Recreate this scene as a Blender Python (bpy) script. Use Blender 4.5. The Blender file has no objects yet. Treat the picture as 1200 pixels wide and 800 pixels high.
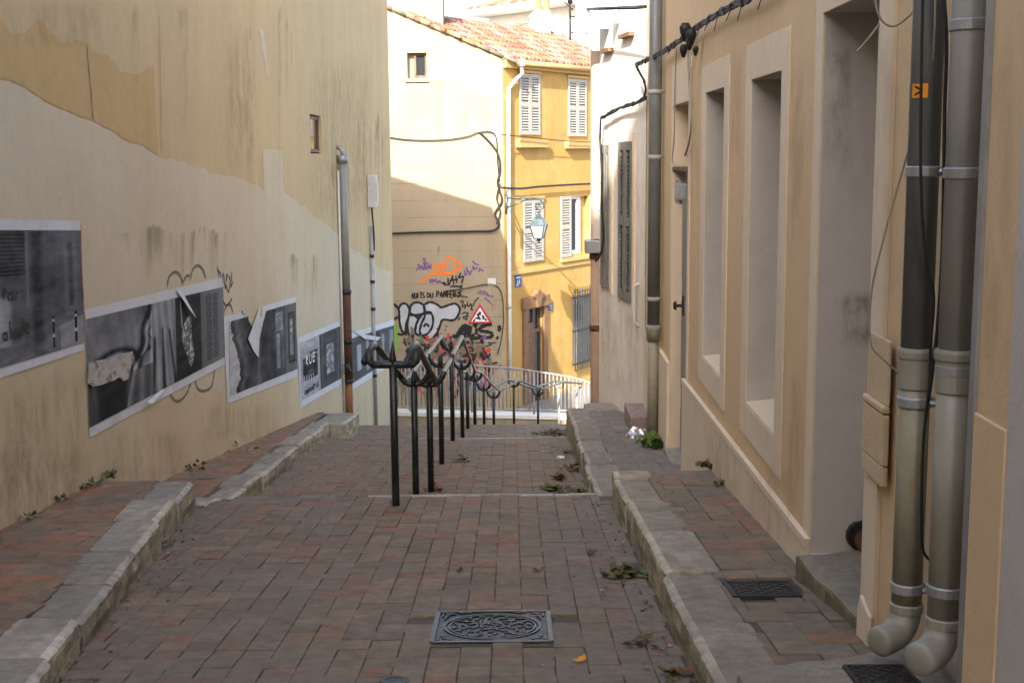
import bpy, math, random
from mathutils import Vector, Matrix, noise
R = math.radians
random.seed(7)
sc = bpy.context.scene
col = sc.collection

# ------------------------------------------------------------------ camera
FPX, PITCH, ROLL, CAMZ = 1500.0, math.atan(222 / 1500.0), 0.008, 1.55
_F = Vector((0, math.cos(PITCH), -math.sin(PITCH)))
_R0 = Vector((1, 0, 0)); _U0 = Vector((0, math.sin(PITCH), math.cos(PITCH)))
_R = _R0 * math.cos(ROLL) - _U0 * math.sin(ROLL)
_U = _U0 * math.cos(ROLL) + _R0 * math.sin(ROLL)
CAM = Vector((0, 0, CAMZ))
cd = bpy.data.cameras.new('camera'); cam = bpy.data.objects.new('camera', cd); col.objects.link(cam)
cd.sensor_width = 36; cd.lens = 36 * FPX / 1200; cd.clip_start = .05; cd.clip_end = 2000
cam.matrix_world = Matrix(((_R.x, _U.x, -_F.x, CAM.x), (_R.y, _U.y, -_F.y, CAM.y), (_R.z, _U.z, -_F.z, CAM.z), (0, 0, 0, 1)))
sc.camera = cam

# ------------------------------------------------------------------ sky, sun, exposure
SUN = Vector((-.287, -1, .70)).normalized()
w = bpy.data.worlds.new('World'); sc.world = w; w.use_nodes = True
nt = w.node_tree; sk = nt.nodes.new('ShaderNodeTexSky'); sk.sky_type = 'NISHITA'; sk.sun_disc = False
sk.sun_elevation = math.asin(SUN.z); sk.sun_rotation = math.atan2(SUN.x, SUN.y)
sk.air_density = .8; sk.dust_density = 3.0; sk.ozone_density = .7
nt.links.new(sk.outputs[0], nt.nodes['Background'].inputs[0]); nt.nodes['Background'].inputs[1].default_value = .15
ld = bpy.data.lights.new('sun', 'SUN'); ld.energy = 3.7; ld.angle = R(.53); ld.color = (1, .95, .87)
lo = bpy.data.objects.new('sun', ld); col.objects.link(lo); lo.rotation_euler = SUN.to_track_quat('Z', 'Y').to_euler()
sc.view_settings.view_transform = 'Standard'; sc.view_settings.look = 'None'
sc.view_settings.exposure = 2.1; sc.view_settings.gamma = 1

# ------------------------------------------------------------------ helpers: rays, mesh builder, things
def ray(px, py):
    return (_F * FPX + _R * (px - 600) + _U * (400 - py)).normalized()
def on_y(px, py, Y):
    d = ray(px, py); return CAM + d * (Y / d.y)
def n3(x, y, z, s=1.0): return noise.noise(Vector((x * s, y * s, z * s)))

class PL:
    """a vertical plane: O origin, u horizontal unit, n unit normal toward the viewer"""
    def __init__(s, O, u, n): s.O = Vector(O); s.u = Vector(u).normalized(); s.n = Vector(n).normalized()
    def hit(s, px, py, off=0):
        d = ray(px, py); t = ((s.O + s.n * off) - CAM).dot(s.n) / d.dot(s.n)
        p = CAM + d * t - s.O; return (p.dot(s.u), CAM.z + d.z * t)
    def at(s, a, b, off=0):
        p = s.O + s.u * a + s.n * off; return Vector((p.x, p.y, b))
    def p(s, px, py, off=0): return s.at(*s.hit(px, py, off), off)

class MB:
    def __init__(s): s.v = []; s.f = []; s.c = []; s.cur = (1, 1, 1)
    def add(s, vs, fs):
        o = len(s.v); s.v += [Vector(x) for x in vs]
        for f in fs: s.f.append([i + o for i in f]); s.c.append(s.cur)
    def quad(s, a, b, c, d): s.add([a, b, c, d], [(0, 1, 2, 3)])
    def hexa(s, q0, q1):
        n = len(q0); s.add(list(q0) + list(q1), [tuple(range(n))[::-1], tuple(range(n, 2 * n))] + [(i, (i + 1) % n, n + (i + 1) % n, n + i) for i in range(n)])
    def box(s, x0, x1, y0, y1, z0, z1):
        s.hexa([(x0, y0, z0), (x1, y0, z0), (x1, y1, z0), (x0, y1, z0)], [(x0, y0, z1), (x1, y0, z1), (x1, y1, z1), (x0, y1, z1)])
    def pbox(s, pl, a0, a1, b0, b1, o0, o1):
        s.prism(pl, [(a0, b0), (a1, b0), (a1, b1), (a0, b1)], o0, o1)
    def prism(s, pl, poly, o0, o1):
        s.hexa([pl.at(a, b, o0) for a, b in poly], [pl.at(a, b, o1) for a, b in poly])
    def tube(s, pts, r, n=8, cap=True):
        pts = [Vector(p) for p in pts]; N = len(pts)
        if N < 2: return
        rr = r if isinstance(r, (list, tuple)) else [r] * N
        vs = []; t = (pts[1] - pts[0]).normalized()
        ref = Vector((0, 0, 1)) if abs(t.z) < .9 else Vector((1, 0, 0))
        nn = (ref - t * ref.dot(t)).normalized()
        for i, p in enumerate(pts):
            a = pts[i] - pts[i - 1] if i else pts[1] - pts[0]; b = pts[i + 1] - pts[i] if i < N - 1 else a
            t = (a.normalized() + b.normalized())
            t = t.normalized() if t.length > 1e-6 else b.normalized()
            nn = nn - t * nn.dot(t); nn = nn.normalized() if nn.length > 1e-6 else Vector((1, 0, 0)); bb = t.cross(nn)
            for k in range(n):
                an = 2 * math.pi * k / n; vs.append(p + (nn * math.cos(an) + bb * math.sin(an)) * rr[i])
        fs = [(i * n + k, i * n + (k + 1) % n, (i + 1) * n + (k + 1) % n, (i + 1) * n + k) for i in range(N - 1) for k in range(n)]
        if cap: fs += [tuple(range(n))[::-1], tuple(range((N - 1) * n, N * n))]
        s.add(vs, fs)
    def lathe(s, c, prof, n=16):
        s.tube([Vector(c) + Vector((0, 0, z)) for r, z in prof], [r for r, z in prof], n)
    def ribbon(s, pl, pts, wd, off, smooth=6, wob=0.12, dz=.0012):
        pts = [Vector((a, b)) for a, b in pts]
        if smooth > 1 and len(pts) > 2:
            q = []; P = [pts[0]] + pts + [pts[-1]]
            for i in range(1, len(P) - 2):
                for k in range(smooth):
                    t = k / smooth; p0, p1, p2, p3 = P[i - 1], P[i], P[i + 1], P[i + 2]
                    q.append(.5 * ((2 * p1) + (p2 - p0) * t + (2 * p0 - 5 * p1 + 4 * p2 - p3) * t * t + (3 * p1 - p0 - 3 * p2 + p3) * t ** 3))
            pts = q + [pts[-1]]
        L = []; N = len(pts)
        for i, p in enumerate(pts):
            d = pts[min(i + 1, N - 1)] - pts[max(i - 1, 0)]
            d = d.normalized() if d.length > 1e-9 else Vector((1, 0)); m = Vector((-d.y, d.x)) * wd * .5 * (1 + wob * math.sin(i * 1.7 + p.x * 9))
            o = off + dz * i / N
            L += [pl.at(p.x + m.x, p.y + m.y, o), pl.at(p.x - m.x, p.y - m.y, o)]
        s.add(L, [(2 * i, 2 * i + 1, 2 * i + 3, 2 * i + 2) for i in range(N - 1)])
    def build(s, name, m, parent=None, smooth=False, attr=False, bevel=0, loc=None, **kw):
        me = bpy.data.meshes.new(name); org = Vector((0, 0, 0)); o = bpy.data.objects.new(name, me)
        if parent is not None: org = Vector(parent['_o'])
        elif s.v:
            if loc is not None: org = Vector(loc)
            else:
                xs = [p.x for p in s.v]; ys = [p.y for p in s.v]; zs = [p.z for p in s.v]
                org = Vector(((min(xs) + max(xs)) / 2, (min(ys) + max(ys)) / 2, min(zs)))
        me.from_pydata([tuple(p - org) for p in s.v], [], s.f); me.materials.append(m)
        if smooth: me.polygons.foreach_set('use_smooth', [True] * len(me.polygons))
        if attr:
            at = me.color_attributes.new('Col', 'FLOAT_COLOR', 'CORNER'); dat = []
            for p in me.polygons:
                c = s.c[p.index]
                for _ in p.loop_indices: dat += [c[0], c[1], c[2], 1]
            at.data.foreach_set('color', dat)
        me.validate(); me.update()
        if parent is None: o.location = org
        else: o.parent = parent
        o['_o'] = tuple(org); col.objects.link(o)
        if bevel:
            b = o.modifiers.new('b', 'BEVEL'); b.width = bevel; b.segments = 2; b.limit_method = 'ANGLE'
        if kw: tag(o, **kw)
        return o
def tag(o, label=None, cat=None, group=None, kind=None):
    if label: o['label'] = label
    if cat: o['category'] = cat
    if group: o['group'] = group
    if kind: o['kind'] = kind
    return o
def thing(name, loc, label, cat, group=None):
    o = bpy.data.objects.new(name, None); o.empty_display_size = .1; o.location = loc; o['_o'] = tuple(loc); col.objects.link(o)
    return tag(o, label, cat, group)
def B(fn, *a, **k):
    m = MB(); getattr(m, fn)(*a, **k); return m

# ------------------------------------------------------------------ materials
class NG:
    def __init__(s, name):
        s.m = bpy.data.materials.new(name); s.m.use_nodes = True; s.nt = s.m.node_tree; s.b = s.nt.nodes['Principled BSDF']
    def n(s, t, **kw):
        x = s.nt.nodes.new(t)
        for k, v in kw.items():
            if k.startswith('i'):
                i = int(k[1:]) if k[1:].isdigit() else None
                if i is not None:
                    if hasattr(v, 'is_output') or isinstance(v, bpy.types.NodeSocket): s.nt.links.new(v, x.inputs[i])
                    else: x.inputs[i].default_value = v
                    continue
            setattr(x, k, v)
        return x
    def link(s, a, b): s.nt.links.new(a, b)
    def pos(s, scale=(1, 1, 1), objspace=False):
        src = s.n('ShaderNodeTexCoord').outputs['Object'] if objspace else s.n('ShaderNodeNewGeometry').outputs['Position']
        if scale == (1, 1, 1): return src
        mp = s.n('ShaderNodeMapping'); s.link(src, mp.inputs[0]); mp.inputs['Scale'].default_value = scale; return mp.outputs[0]
    def noise(s, vec, scale, detail=5, rough=.55):
        t = s.n('ShaderNodeTexNoise'); s.link(vec, t.inputs['Vector']); t.inputs['Scale'].default_value = scale
        t.inputs['Detail'].default_value = detail; t.inputs['Roughness'].default_value = rough; return t.outputs[0]
    def ramp(s, f, lo, hi, v0=0, v1=1):
        t = s.n('ShaderNodeMapRange'); s.link(f, t.inputs[0])
        for i, v in enumerate((lo, hi, v0, v1)): t.inputs[i + 1].default_value = v
        return t.outputs[0]
    def mix(s, f, a, b, mode='MIX'):
        t = s.n('ShaderNodeMix', data_type='RGBA', blend_type=mode)
        for i, v in ((0, f), (6, a), (7, b)):
            if isinstance(v, bpy.types.NodeSocket): s.link(v, t.inputs[i])
            else: t.inputs[i].default_value = (*v, 1) if isinstance(v, tuple) and len(v) == 3 else v
        return t.outputs[2]
    def math(s, op, a, b=0):
        t = s.n('ShaderNodeMath', operation=op)
        for i, v in ((0, a), (1, b)):
            if isinstance(v, bpy.types.NodeSocket): s.link(v, t.inputs[i])
            else: t.inputs[i].default_value = v
        return t.outputs[0]
    def bump(s, h, strength=.3, dist=.01):
        t = s.n('ShaderNodeBump'); s.link(h, t.inputs['Height']); t.inputs['Strength'].default_value = strength; t.inputs['Distance'].default_value = dist
        s.link(t.outputs[0], s.b.inputs['Normal'])
    def out(s, c, rough=.8, metal=0, spec=.3):
        if isinstance(c, bpy.types.NodeSocket): s.link(c, s.b.inputs['Base Color'])
        else: s.b.inputs['Base Color'].default_value = (*c, 1)
        if isinstance(rough, bpy.types.NodeSocket): s.link(rough, s.b.inputs['Roughness'])
        else: s.b.inputs['Roughness'].default_value = rough
        s.b.inputs['Metallic'].default_value = metal; s.b.inputs['Specular IOR Level'].default_value = spec
        return s.m
def dim(c, k): return tuple(x * k for x in c)

def plaster(name, c1, c2, streak=None, samt=.5, spot=None, spamt=.4, spl=.56, bump=.35, lines=0, scale=.8):
    g = NG(name); P = g.pos()
    c = g.mix(g.ramp(g.noise(P, scale, 7, .62), .35, .65), c1, c2)
    c = g.mix(g.math('MULTIPLY', g.ramp(g.noise(P, 9, 5), .45, .7), .22), c, dim(c1, .72))
    if streak:
        sv = g.noise(g.pos((1.5, 1.5, .11)), 1.7, 9, .68)
        c = g.mix(g.math('MULTIPLY', g.ramp(sv, .5, .72), samt), c, streak)
    if spot:
        c = g.mix(g.math('MULTIPLY', g.ramp(g.noise(P, .55, 8, .7), spl, spl + .1), spamt), c, spot)
    sp = g.ramp(g.noise(P, 70, 2), .68, .74)
    c = g.mix(g.math('MULTIPLY', sp, .25), c, dim(c1, .45))
    h = g.math('ADD', g.noise(P, 45, 6, .65), g.math('MULTIPLY', g.noise(P, 5, 4), 1.6))
    if lines:
        z = g.n('ShaderNodeSeparateXYZ'); g.link(P, z.inputs[0])
        fr = g.math('FRACT', g.math('DIVIDE', g.math('ADD', z.outputs[2], 20), lines))
        ln = g.math('LESS_THAN', fr, .045)
        c = g.mix(g.math('MULTIPLY', ln, g.ramp(g.noise(P, 1.2, 3), .35, .6, .1, .6)), c, dim(c2, .55))
        h = g.math('SUBTRACT', h, g.math('MULTIPLY', ln, .8))
    g.bump(h, bump, .008)
    return g.out(c, .92, 0, .15)
def paint(name, c, rough=.5, var=.25, metal=0, wear=None, wamt=.5, bump=.15, scale=6, spec=.4, objspace=False, wl=.54):
    g = NG(name); P = g.pos(objspace=objspace); f = g.noise(P, scale, 6, .6)
    cc = g.mix(g.ramp(f, .3, .7), dim(c, 1 - var), dim(c, 1 + var * .5))
    if wear: cc = g.mix(g.math('MULTIPLY', g.ramp(g.noise(g.pos((1, 1, .5)), scale * .7, 8, .7), wl, wl + .1), wamt), cc, wear)
    g.bump(g.noise(P, scale * 9, 4), bump, .004)
    return g.out(cc, g.ramp(f, .3, .7, max(.05, rough - .1), min(1, rough + .12)), metal, spec)
def attrmat(name, rough=.8, bump=.5, bscale=55, var=.25, dirt=None, damt=.5, spec=.25, bdist=.006):
    g = NG(name); P = g.pos(); a = g.n('ShaderNodeAttribute', attribute_name='Col').outputs[0]
    f = g.noise(P, 14, 7, .65)
    c = g.mix(1.0, a, g.mix(g.ramp(f, .3, .72), (1 - var,) * 3, (1 + var * .6,) * 3), 'MULTIPLY')
    if dirt:
        c = g.mix(g.math('MULTIPLY', g.ramp(g.noise(P, 1.3, 8, .68), .45, .68), damt), c, dirt)
        c = g.mix(g.math('MULTIPLY', g.ramp(g.noise(P, 90, 3), .62, .7), .45), c, dim(dirt, .5))
    g.bump(g.math('ADD', g.noise(P, bscale, 6, .7), g.noise(P, 12, 4)), bump, bdist)
    return g.out(c, rough, 0, spec)
def plain(name, c, rough=.6, metal=0, spec=.3): return NG(name).out(c, rough, metal, spec)
def glass(name, c=(.02, .025, .03)): return NG(name).out(c, .08, 0, .6)

M = {}
M['lw_old'] = plaster('old_plaster', (0.630, 0.466, 0.246), (0.570, 0.422, 0.224), (0.380, 0.272, 0.136), .25, (0.620, 0.436, 0.202), .35)
M['lw_pale'] = plaster('pale_paint', (0.655, 0.545, 0.372), (0.605, 0.497, 0.332), (0.560, 0.439, 0.264), .3, (0.570, 0.425, 0.233), .3, .55)
M['lw_leak'] = plaster('leak_plaster', (.50, .415, .285), (.46, .37, .25), (.42, .33, .2), .4)
M['lw_ochre'] = plaster('ochre_patch', (0.585, 0.393, 0.168), (0.540, 0.359, 0.151), (0.460, 0.301, 0.125), .4)
M['lw_base'] = plaster('stained_plaster', (0.650, 0.516, 0.321), (0.600, 0.463, 0.273), (0.530, 0.391, 0.207), .3, (0.500, 0.372, 0.202), .35, .53)
M['rw_ochre'] = plaster('sand_plaster', (0.670, 0.490, 0.291), (0.630, 0.461, 0.269), (0.570, 0.407, 0.233), .22, bump=.4)
M['rw_pale'] = plaster('cream_trim', (0.730, 0.608, 0.442), (0.680, 0.560, 0.401), (0.600, 0.482, 0.337), .22, bump=.4)
M['rw_grey'] = plaster('grey_render', (0.550, 0.502, 0.446), (0.510, 0.463, 0.413), (0.450, 0.405, 0.355), .4, (0.380, 0.338, 0.288), .3, .58, bump=.5)
M['far_white'] = plaster('white_plaster', (.80, .74, .65), (.74, .67, .57), (.58, .50, .4), .4)
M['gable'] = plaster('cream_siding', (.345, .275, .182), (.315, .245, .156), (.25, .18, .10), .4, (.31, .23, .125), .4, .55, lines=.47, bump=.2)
M['front'] = plaster('yellow_plaster', (.45, .285, .092), (.40, .24, .068), (.36, .195, .05), .45, (.54, .39, .2), .4, .54, bump=.25)
M['front_trim'] = plaster('pale_yellow_trim', (.50, .32, .125), (.46, .285, .11), (.38, .22, .08), .3)
M['white_wall'] = plaster('white_roofside', (.8, .78, .74), (.75, .73, .69), (.6, .56, .5), .3)
M['brick'] = attrmat('brick_paver', .78, .7, 60, .35, (.15, .128, .092), .6)
M['stone'] = attrmat('kerb_stone', .85, 1.0, 34, .35, (.20, .178, .135), .65, bdist=.012)
M['mortar'] = paint('dark_mortar', (.10, .085, .062), .95, .4, bump=.5, scale=20)
M['street'] = paint('street_asphalt', (.2, .185, .165), .9, .3, bump=.4, scale=8)
M['parapet'] = plaster('tan_stone', (.42, .34, .22), (.33, .27, .17), (.24, .19, .12), .5, bump=.8)
M['coping'] = plaster('pale_coping', (.80, .76, .68), (.74, .69, .6), bump=.5)  # whitened to stand in for sunlight missing on the parapet top
M['rail'] = paint('black_railpaint', (.012, .016, .015), .38, .3, wear=(.06, .06, .055), wamt=.5, scale=12)
M['railworn'] = paint('worn_steel', (.20, .185, .165), .42, .35, .6, wear=(.03, .03, .028), wamt=.7, scale=14)
M['railing'] = paint('galvanised_paint', (.33, .31, .27), .5, .25, .2, wear=(.16, .10, .06), wamt=.6, scale=12)
M['cast'] = paint('cast_iron', (.05, .049, .047), .48, .4, .55, wear=(.12, .09, .065), wamt=.4, scale=18, bump=.4)
M['castlight'] = paint('polished_iron', (.078, .075, .07), .42, .3, .6, scale=30)
M['pipegrey'] = paint('grey_pipe', (.38, .385, .37), .5, .2, wear=(.2, .19, .17), wamt=.35, scale=4)
M['pipedark'] = paint('dark_pipe', (.155, .165, .17), .45, .25, wear=(.13, .125, .115), wamt=.3, scale=4)
M['pipebeige'] = paint('beige_pipe', (.27, .25, .18), .5, .2, wear=(.27, .14, .035), wamt=.75, scale=20, wl=.56)
M['pipeclean'] = paint('putty_pipe', (.27, .26, .21), .42, .15, wear=(.33, .31, .27), wamt=.4, scale=4)
M['rust'] = paint('rusty_iron', (.12, .048, .022), .75, .5, wear=(.045, .024, .016), wamt=.8, scale=7)
M['rustlight'] = paint('orange_rust', (.30, .135, .05), .8, .4, wear=(.12, .06, .03), wamt=.7, scale=7)
M['zinc'] = paint('zinc', (.34, .35, .35), .45, .2, .5, wear=(.2, .2, .2), wamt=.4, scale=9)
M['cable'] = paint('black_cable', (.014, .014, .015), .6, .3)
M['cablebeige'] = paint('beige_cable', (.30, .26, .2), .6, .2)
M['paper'] = paint('white_paper', (.66, .64, .61), .8, .1, wear=(.5, .46, .4), wamt=.5, scale=3)
M['print'] = attrmat('photo_print', .8, .15, 30, .12, spec=.08)
M['shutter'] = paint('pale_shutter', (.36, .325, .275), .65, .12, wear=(.45, .38, .28), wamt=.5, scale=5)
M['shutterblue'] = paint('blue_shutter', (.055, .07, .078), .65, .25, wear=(.14, .14, .125), wamt=.6, scale=5)
M['shutterwood'] = paint('bleached_shutter', (.20, .19, .165), .7, .3, wear=(.09, .10, .105), wamt=.6, scale=6)
M['shutterwhite'] = paint('bluewhite_shutter', (.62, .70, .72), .6, .1)
M['tile'] = attrmat('roof_tile', .85, .5, 25, .3, (.25, .16, .11), .4)
M['terracotta'] = paint('terracotta', (.55, .22, .09), .8, .25)
M['whitepaint'] = paint('white_metal', (.62, .60, .55), .4, .08)
M['brown'] = paint('brown_stone', (.19, .10, .048), .75, .25, wear=(.23, .135, .075), wamt=.4, scale=5)
M['wood'] = paint('dark_wood', (.14, .07, .033), .6, .4, wear=(.28, .18, .11), wamt=.5, scale=6)
M['doorgrey'] = paint('greygreen_door', (.22, .225, .20), .55, .2, wear=(.32, .3, .26), wamt=.5, scale=4)
M['glass'] = glass('window_glass')
M['lampglass'] = NG('lamp_glass').out((.42, .39, .32), .25, 0, .5)
M['lampiron'] = paint('lamp_iron', (.05, .075, .085), .35, .3, .3)
M['black'] = plain('black_spray', (.018, .017, .016), .7)
M['orange'] = plain('orange_spray', (.75, .17, .02), .7)
M['purple'] = plain('purple_spray', (.16, .075, .19), .7)
M['redspray'] = plain('red_spray', (.55, .05, .035), .7)
M['silver'] = paint('silver_spray', (.42, .41, .40), .5, .2, scale=3)
M['greenspray'] = plain('green_spray', (.2, .32, .05), .7)
M['olive'] = plain('faded_spray', (.16, .135, .085), .8)
M['signred'] = paint('sign_red', (.52, .025, .03), .4, .1)
M['signwhite'] = paint('sign_white', (.75, .74, .72), .4, .08)
M['signblue'] = paint('enamel_blue', (.035, .07, .23), .3, .1)
M['sticker'] = plain('orange_sticker', (.75, .28, .015), .5)
M['leaf'] = attrmat('dry_leaf', .7, .3, 60, .3)
M['plant'] = attrmat('green_leaf', .6, .2, 60, .25)
M['foil'] = paint('crumpled_foil', (.75, .75, .76), .2, .15, .95, scale=25, bump=.8)
M['yellow'] = plain('yellow_wrapper', (.7, .5, .03), .5)
M['meter'] = paint('meter_plastic', (.56, .53, .47), .5, .1)

# ------------------------------------------------------------------ ground profile
def road_z(y):
    if y < 9.23: return -.105 * y
    if y < 15.43: return .07 - .13 * y
    if y < 19.4: return -.09 - .13 * y
    k = min(7, int((y - 19.4) / 1.1)); y = min(y, 28.2)
    return -2.78 - .155 * k - .11 * (y - 19.4)
def ground(px, py, zf=road_z, y0=3.0):
    d = ray(px, py); y = y0
    while y < 40:
        t = y / d.y; z = CAM.z + d.z * t
        if z <= zf(y): return CAM + d * t
        y += .01
    return CAM + d * (40 / d.y)
def lwx(y): return -2.95 + .014 * (y - 8)
def rwx(y): return 1.40 + .0113 * (y - 4.7)
LW = PL((lwx(0), 0, 0), (.014, 1, 0), (1, -.014, 0))
RW = PL((rwx(0), 0, 0), (.0113, 1, 0), (-1, .0113, 0))
GY = 36.0
GC = on_y(590, 200, GY).x
GW = PL((0, GY, 0), (1, 0, 0), (0, -1, 0))
_fu = Vector((.65, 1, 0)).normalized()
FW = PL((GC, GY, 0), _fu, (_fu.y, -_fu.x, 0))
FARY0 = RW.at(RW.hit(757, 200)[0], 0).y
_fx0 = RW.at(RW.hit(757, 200)[0], 0).x
_fu2 = Vector((on_y(702, 200, 16.6).x - _fx0, 16.6 - FARY0, 0)).normalized()
FR = PL((_fx0, FARY0, 0), _fu2, (-_fu2.y, _fu2.x, 0))

def strip(name, x0f, x1f, zf, ys, m, **kw):
    mb = MB()
    for a, b in zip(ys, ys[1:]):
        e = 1e-4
        mb.quad((x0f(a), a, zf(a + e)), (x1f(a), a, zf(a + e)), (x1f(b), b, zf(b - e)), (x0f(b), b, zf(b - e)))
    return mb
def seq(a, b, st):
    n = max(1, round((b - a) / st)); return [a + (b - a) * i / n for i in range(n + 1)]
big = B('quad', (-400, -400, -7.2), (400, -400, -7.2), (400, 900, -7.2), (-400, 900, -7.2)).build('ground', M['street'], kind='structure')
low = MB(); low.quad((-40, 28.75, -5.75), (40, 28.75, -5.75), (40, 70, -5.95), (-40, 70, -5.95)); low.build('lower_street', M['street'], kind='structure')
bed = MB()
segs = [(-14, 9.23), (9.23, 15.43), (15.43, 19.4)] + [(19.4 + 1.1 * k, 19.4 + 1.1 * (k + 1)) for k in range(7)] + [(27.1, 28.35)]
for i, (a, b) in enumerate(segs):
    e = 1e-4; x0 = -3.3 if b < 27.5 else -8; x1 = 1.85 if b < 20 else 9
    bed.quad((x0, a, road_z(a + e) - .012), (x1, a, road_z(a + e) - .012), (x1, b, road_z(b - e) - .012), (x0, b, road_z(b - e) - .012))
    if i: bed.quad((x0, a, road_z(a + e) - .012), (x0, a, road_z(a - e) - .012), (x1, a, road_z(a - e) - .012), (x1, a, road_z(a + e) - .012))
bed.build('stepped_street', M['mortar'], kind='structure')

def one_brick(mb, zf, X0, Y0, X1, Y1, y0, y1, pal, rnd, tone):
    cx, cy = (X0 + X1) / 2, (Y0 + Y1) / 2
    Y0c, Y1c = max(Y0, y0), min(Y1, y1)
    if Y1c - Y0c < .03: return
    k = rnd.choice(pal); v = rnd.uniform(.87, 1.1); cc = [q * v for q in k]
    if tone: cc = tone(cx, cy, cc)
    mb.cur = tuple(cc)
    hz = rnd.gauss(0, .0022); tx, ty = rnd.gauss(0, .009), rnd.gauss(0, .009)
    rx = rnd.gauss(0, .004); jit = lambda: rnd.uniform(-.0018, .0018)
    def P(x, y, dz): return (x + rx * (y - cy) * 3, y, zf(min(max(y, y0 + 1e-3), y1 - 1e-3)) + hz + tx * (x - cx) + ty * (y - cy) + dz)
    b = .0035
    lo_ = [(X0 + jit(), Y0c + jit()), (X1 + jit(), Y0c + jit()), (X1 + jit(), Y1c + jit()), (X0 + jit(), Y1c + jit())]
    hi_ = [(lo_[0][0] + b, lo_[0][1] + b), (lo_[1][0] - b, lo_[1][1] + b), (lo_[2][0] - b, lo_[2][1] - b), (lo_[3][0] + b, lo_[3][1] - b)]
    mb.add([P(x, y, -.02) for x, y in lo_] + [P(x, y, -.004) for x, y in lo_] + [P(x, y, 0) for x, y in hi_],
           [(8, 9, 10, 11)] + [(4 + q, 4 + (q + 1) % 4, 8 + (q + 1) % 4, 8 + q) for q in range(4)] + [(q, (q + 1) % 4, 4 + (q + 1) % 4, 4 + q) for q in range(4)])
# herringbone brick field
def bricks(mb, inside, zf, x0, x1, y0, y1, u, pal, rnd, tone=None, ox=0, oy=0, clip=None):
    ni = int((x1 - x0) / u) + 2; nj = int((y1 - y0) / u) + 2
    for i in range(-2, ni):
        for j in range(-2, nj):
            mm = (i - j) % 4
            if mm == 0: c = (i, j, i + 2, j + 1)
            elif mm == 2: c = (i, j - 1, i + 1, j + 1)
            else: continue
            g = .0009
            X0, Y0, X1, Y1 = x0 + ox + c[0] * u + g, y0 + oy + c[1] * u + g, x0 + ox + c[2] * u - g, y0 + oy + c[3] * u - g
            cx, cy = (X0 + X1) / 2, (Y0 + Y1) / 2
            if not inside(cx, cy): continue
            if clip:
                X0, X1 = max(X0, clip[0](cy)), min(X1, clip[1](cy))
                if X1 - X0 < .03: continue
            halves = [(X0, Y0, X1, Y1)]
            if rnd.random() < .4:
                hg = rnd.uniform(.0006, .002)
                halves = [(X0, Y0, (X0 + X1) / 2 - hg, Y1), ((X0 + X1) / 2 + hg, Y0, X1, Y1)] if mm == 0 else [(X0, Y0, X1, (Y0 + Y1) / 2 - hg), (X0, (Y0 + Y1) / 2 + hg, X1, Y1)]
            for (X0, Y0, X1, Y1) in halves: one_brick(mb, zf, X0, Y0, X1, Y1, y0, y1, pal, rnd, tone)
PALR = [(0.214, 0.151, 0.099), (0.197, 0.142, 0.095), (0.220, 0.138, 0.087), (0.203, 0.155, 0.107), (0.186, 0.143, 0.100), (0.220, 0.158, 0.101), (0.179, 0.133, 0.091), (0.225, 0.125, 0.078)]
PALS = [(0.283, 0.132, 0.071), (0.247, 0.138, 0.079), (0.236, 0.152, 0.091), (0.307, 0.127, 0.065), (0.201, 0.143, 0.091), (0.259, 0.168, 0.098)]
def lk_out(y): # road side edge of the left kerb
    if y < 9.0: return -1.80 - (y - 4.87) * .117
    return -2.09 - (y - 9.3) * .042
def rk_out(y):
    if y < 8.96: return .715 - (y - 4.2) * .004
    return .62 + (min(y, 15.7) - 9) * .009 + (.6 if y > 15.7 else 0)
def road_tone(x, y, c):
    e = min(1, max(0, (x + .1) / .75)) * .6            # worn grey gutter side of the pavers
    e2 = n3(x, y, 3, .7) * .25
    k = max(0, min(.8, e + e2)); gq = (.18, .166, .135)
    return [q * (1 - k) + s_ * k for q, s_ in zip(c, gq)]
MH = ground(577, 734)                                    # manhole centre
MHW = .265
rnd = random.Random(3)
rb = MB()
def in_road(x, y):
    if y > 15.75: return lk_out(y) - .12 < x < 1.15
    if abs(x - MH.x) < MHW + .05 and abs(y - MH.y) < MHW + .05: return False
    return lk_out(y) - .12 < x < rk_out(y) + .12
for (a, b) in ((2.6, 9.2), (9.27, 15.4), (15.47, 19.38)):
    bricks(rb, in_road, road_z, -3.0, 1.2, a, b, .132, PALR, rnd, road_tone, clip=(lambda y: lk_out(y) - .01, lambda y: (rk_out(y) if y < 15.75 else 1.15) + .01))
rb.build('road_paving', M['brick'], attr=True, kind='structure')
for yy in (9.23, 15.43):
    x = lk_out(yy) + .02; nose = MB()
    while x < rk_out(min(yy, 15.6)) - .02:
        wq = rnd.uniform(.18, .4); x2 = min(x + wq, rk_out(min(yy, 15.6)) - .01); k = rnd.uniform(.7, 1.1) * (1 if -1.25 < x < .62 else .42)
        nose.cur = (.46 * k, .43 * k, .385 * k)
        z = road_z(yy - 1e-3); h = rnd.uniform(-.004, .003); q = rnd.uniform(-.004, .004)
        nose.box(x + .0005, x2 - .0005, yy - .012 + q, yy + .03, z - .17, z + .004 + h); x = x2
    nose.build('step_edging', M['stone'], attr=True, bevel=.004, kind='structure')

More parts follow.
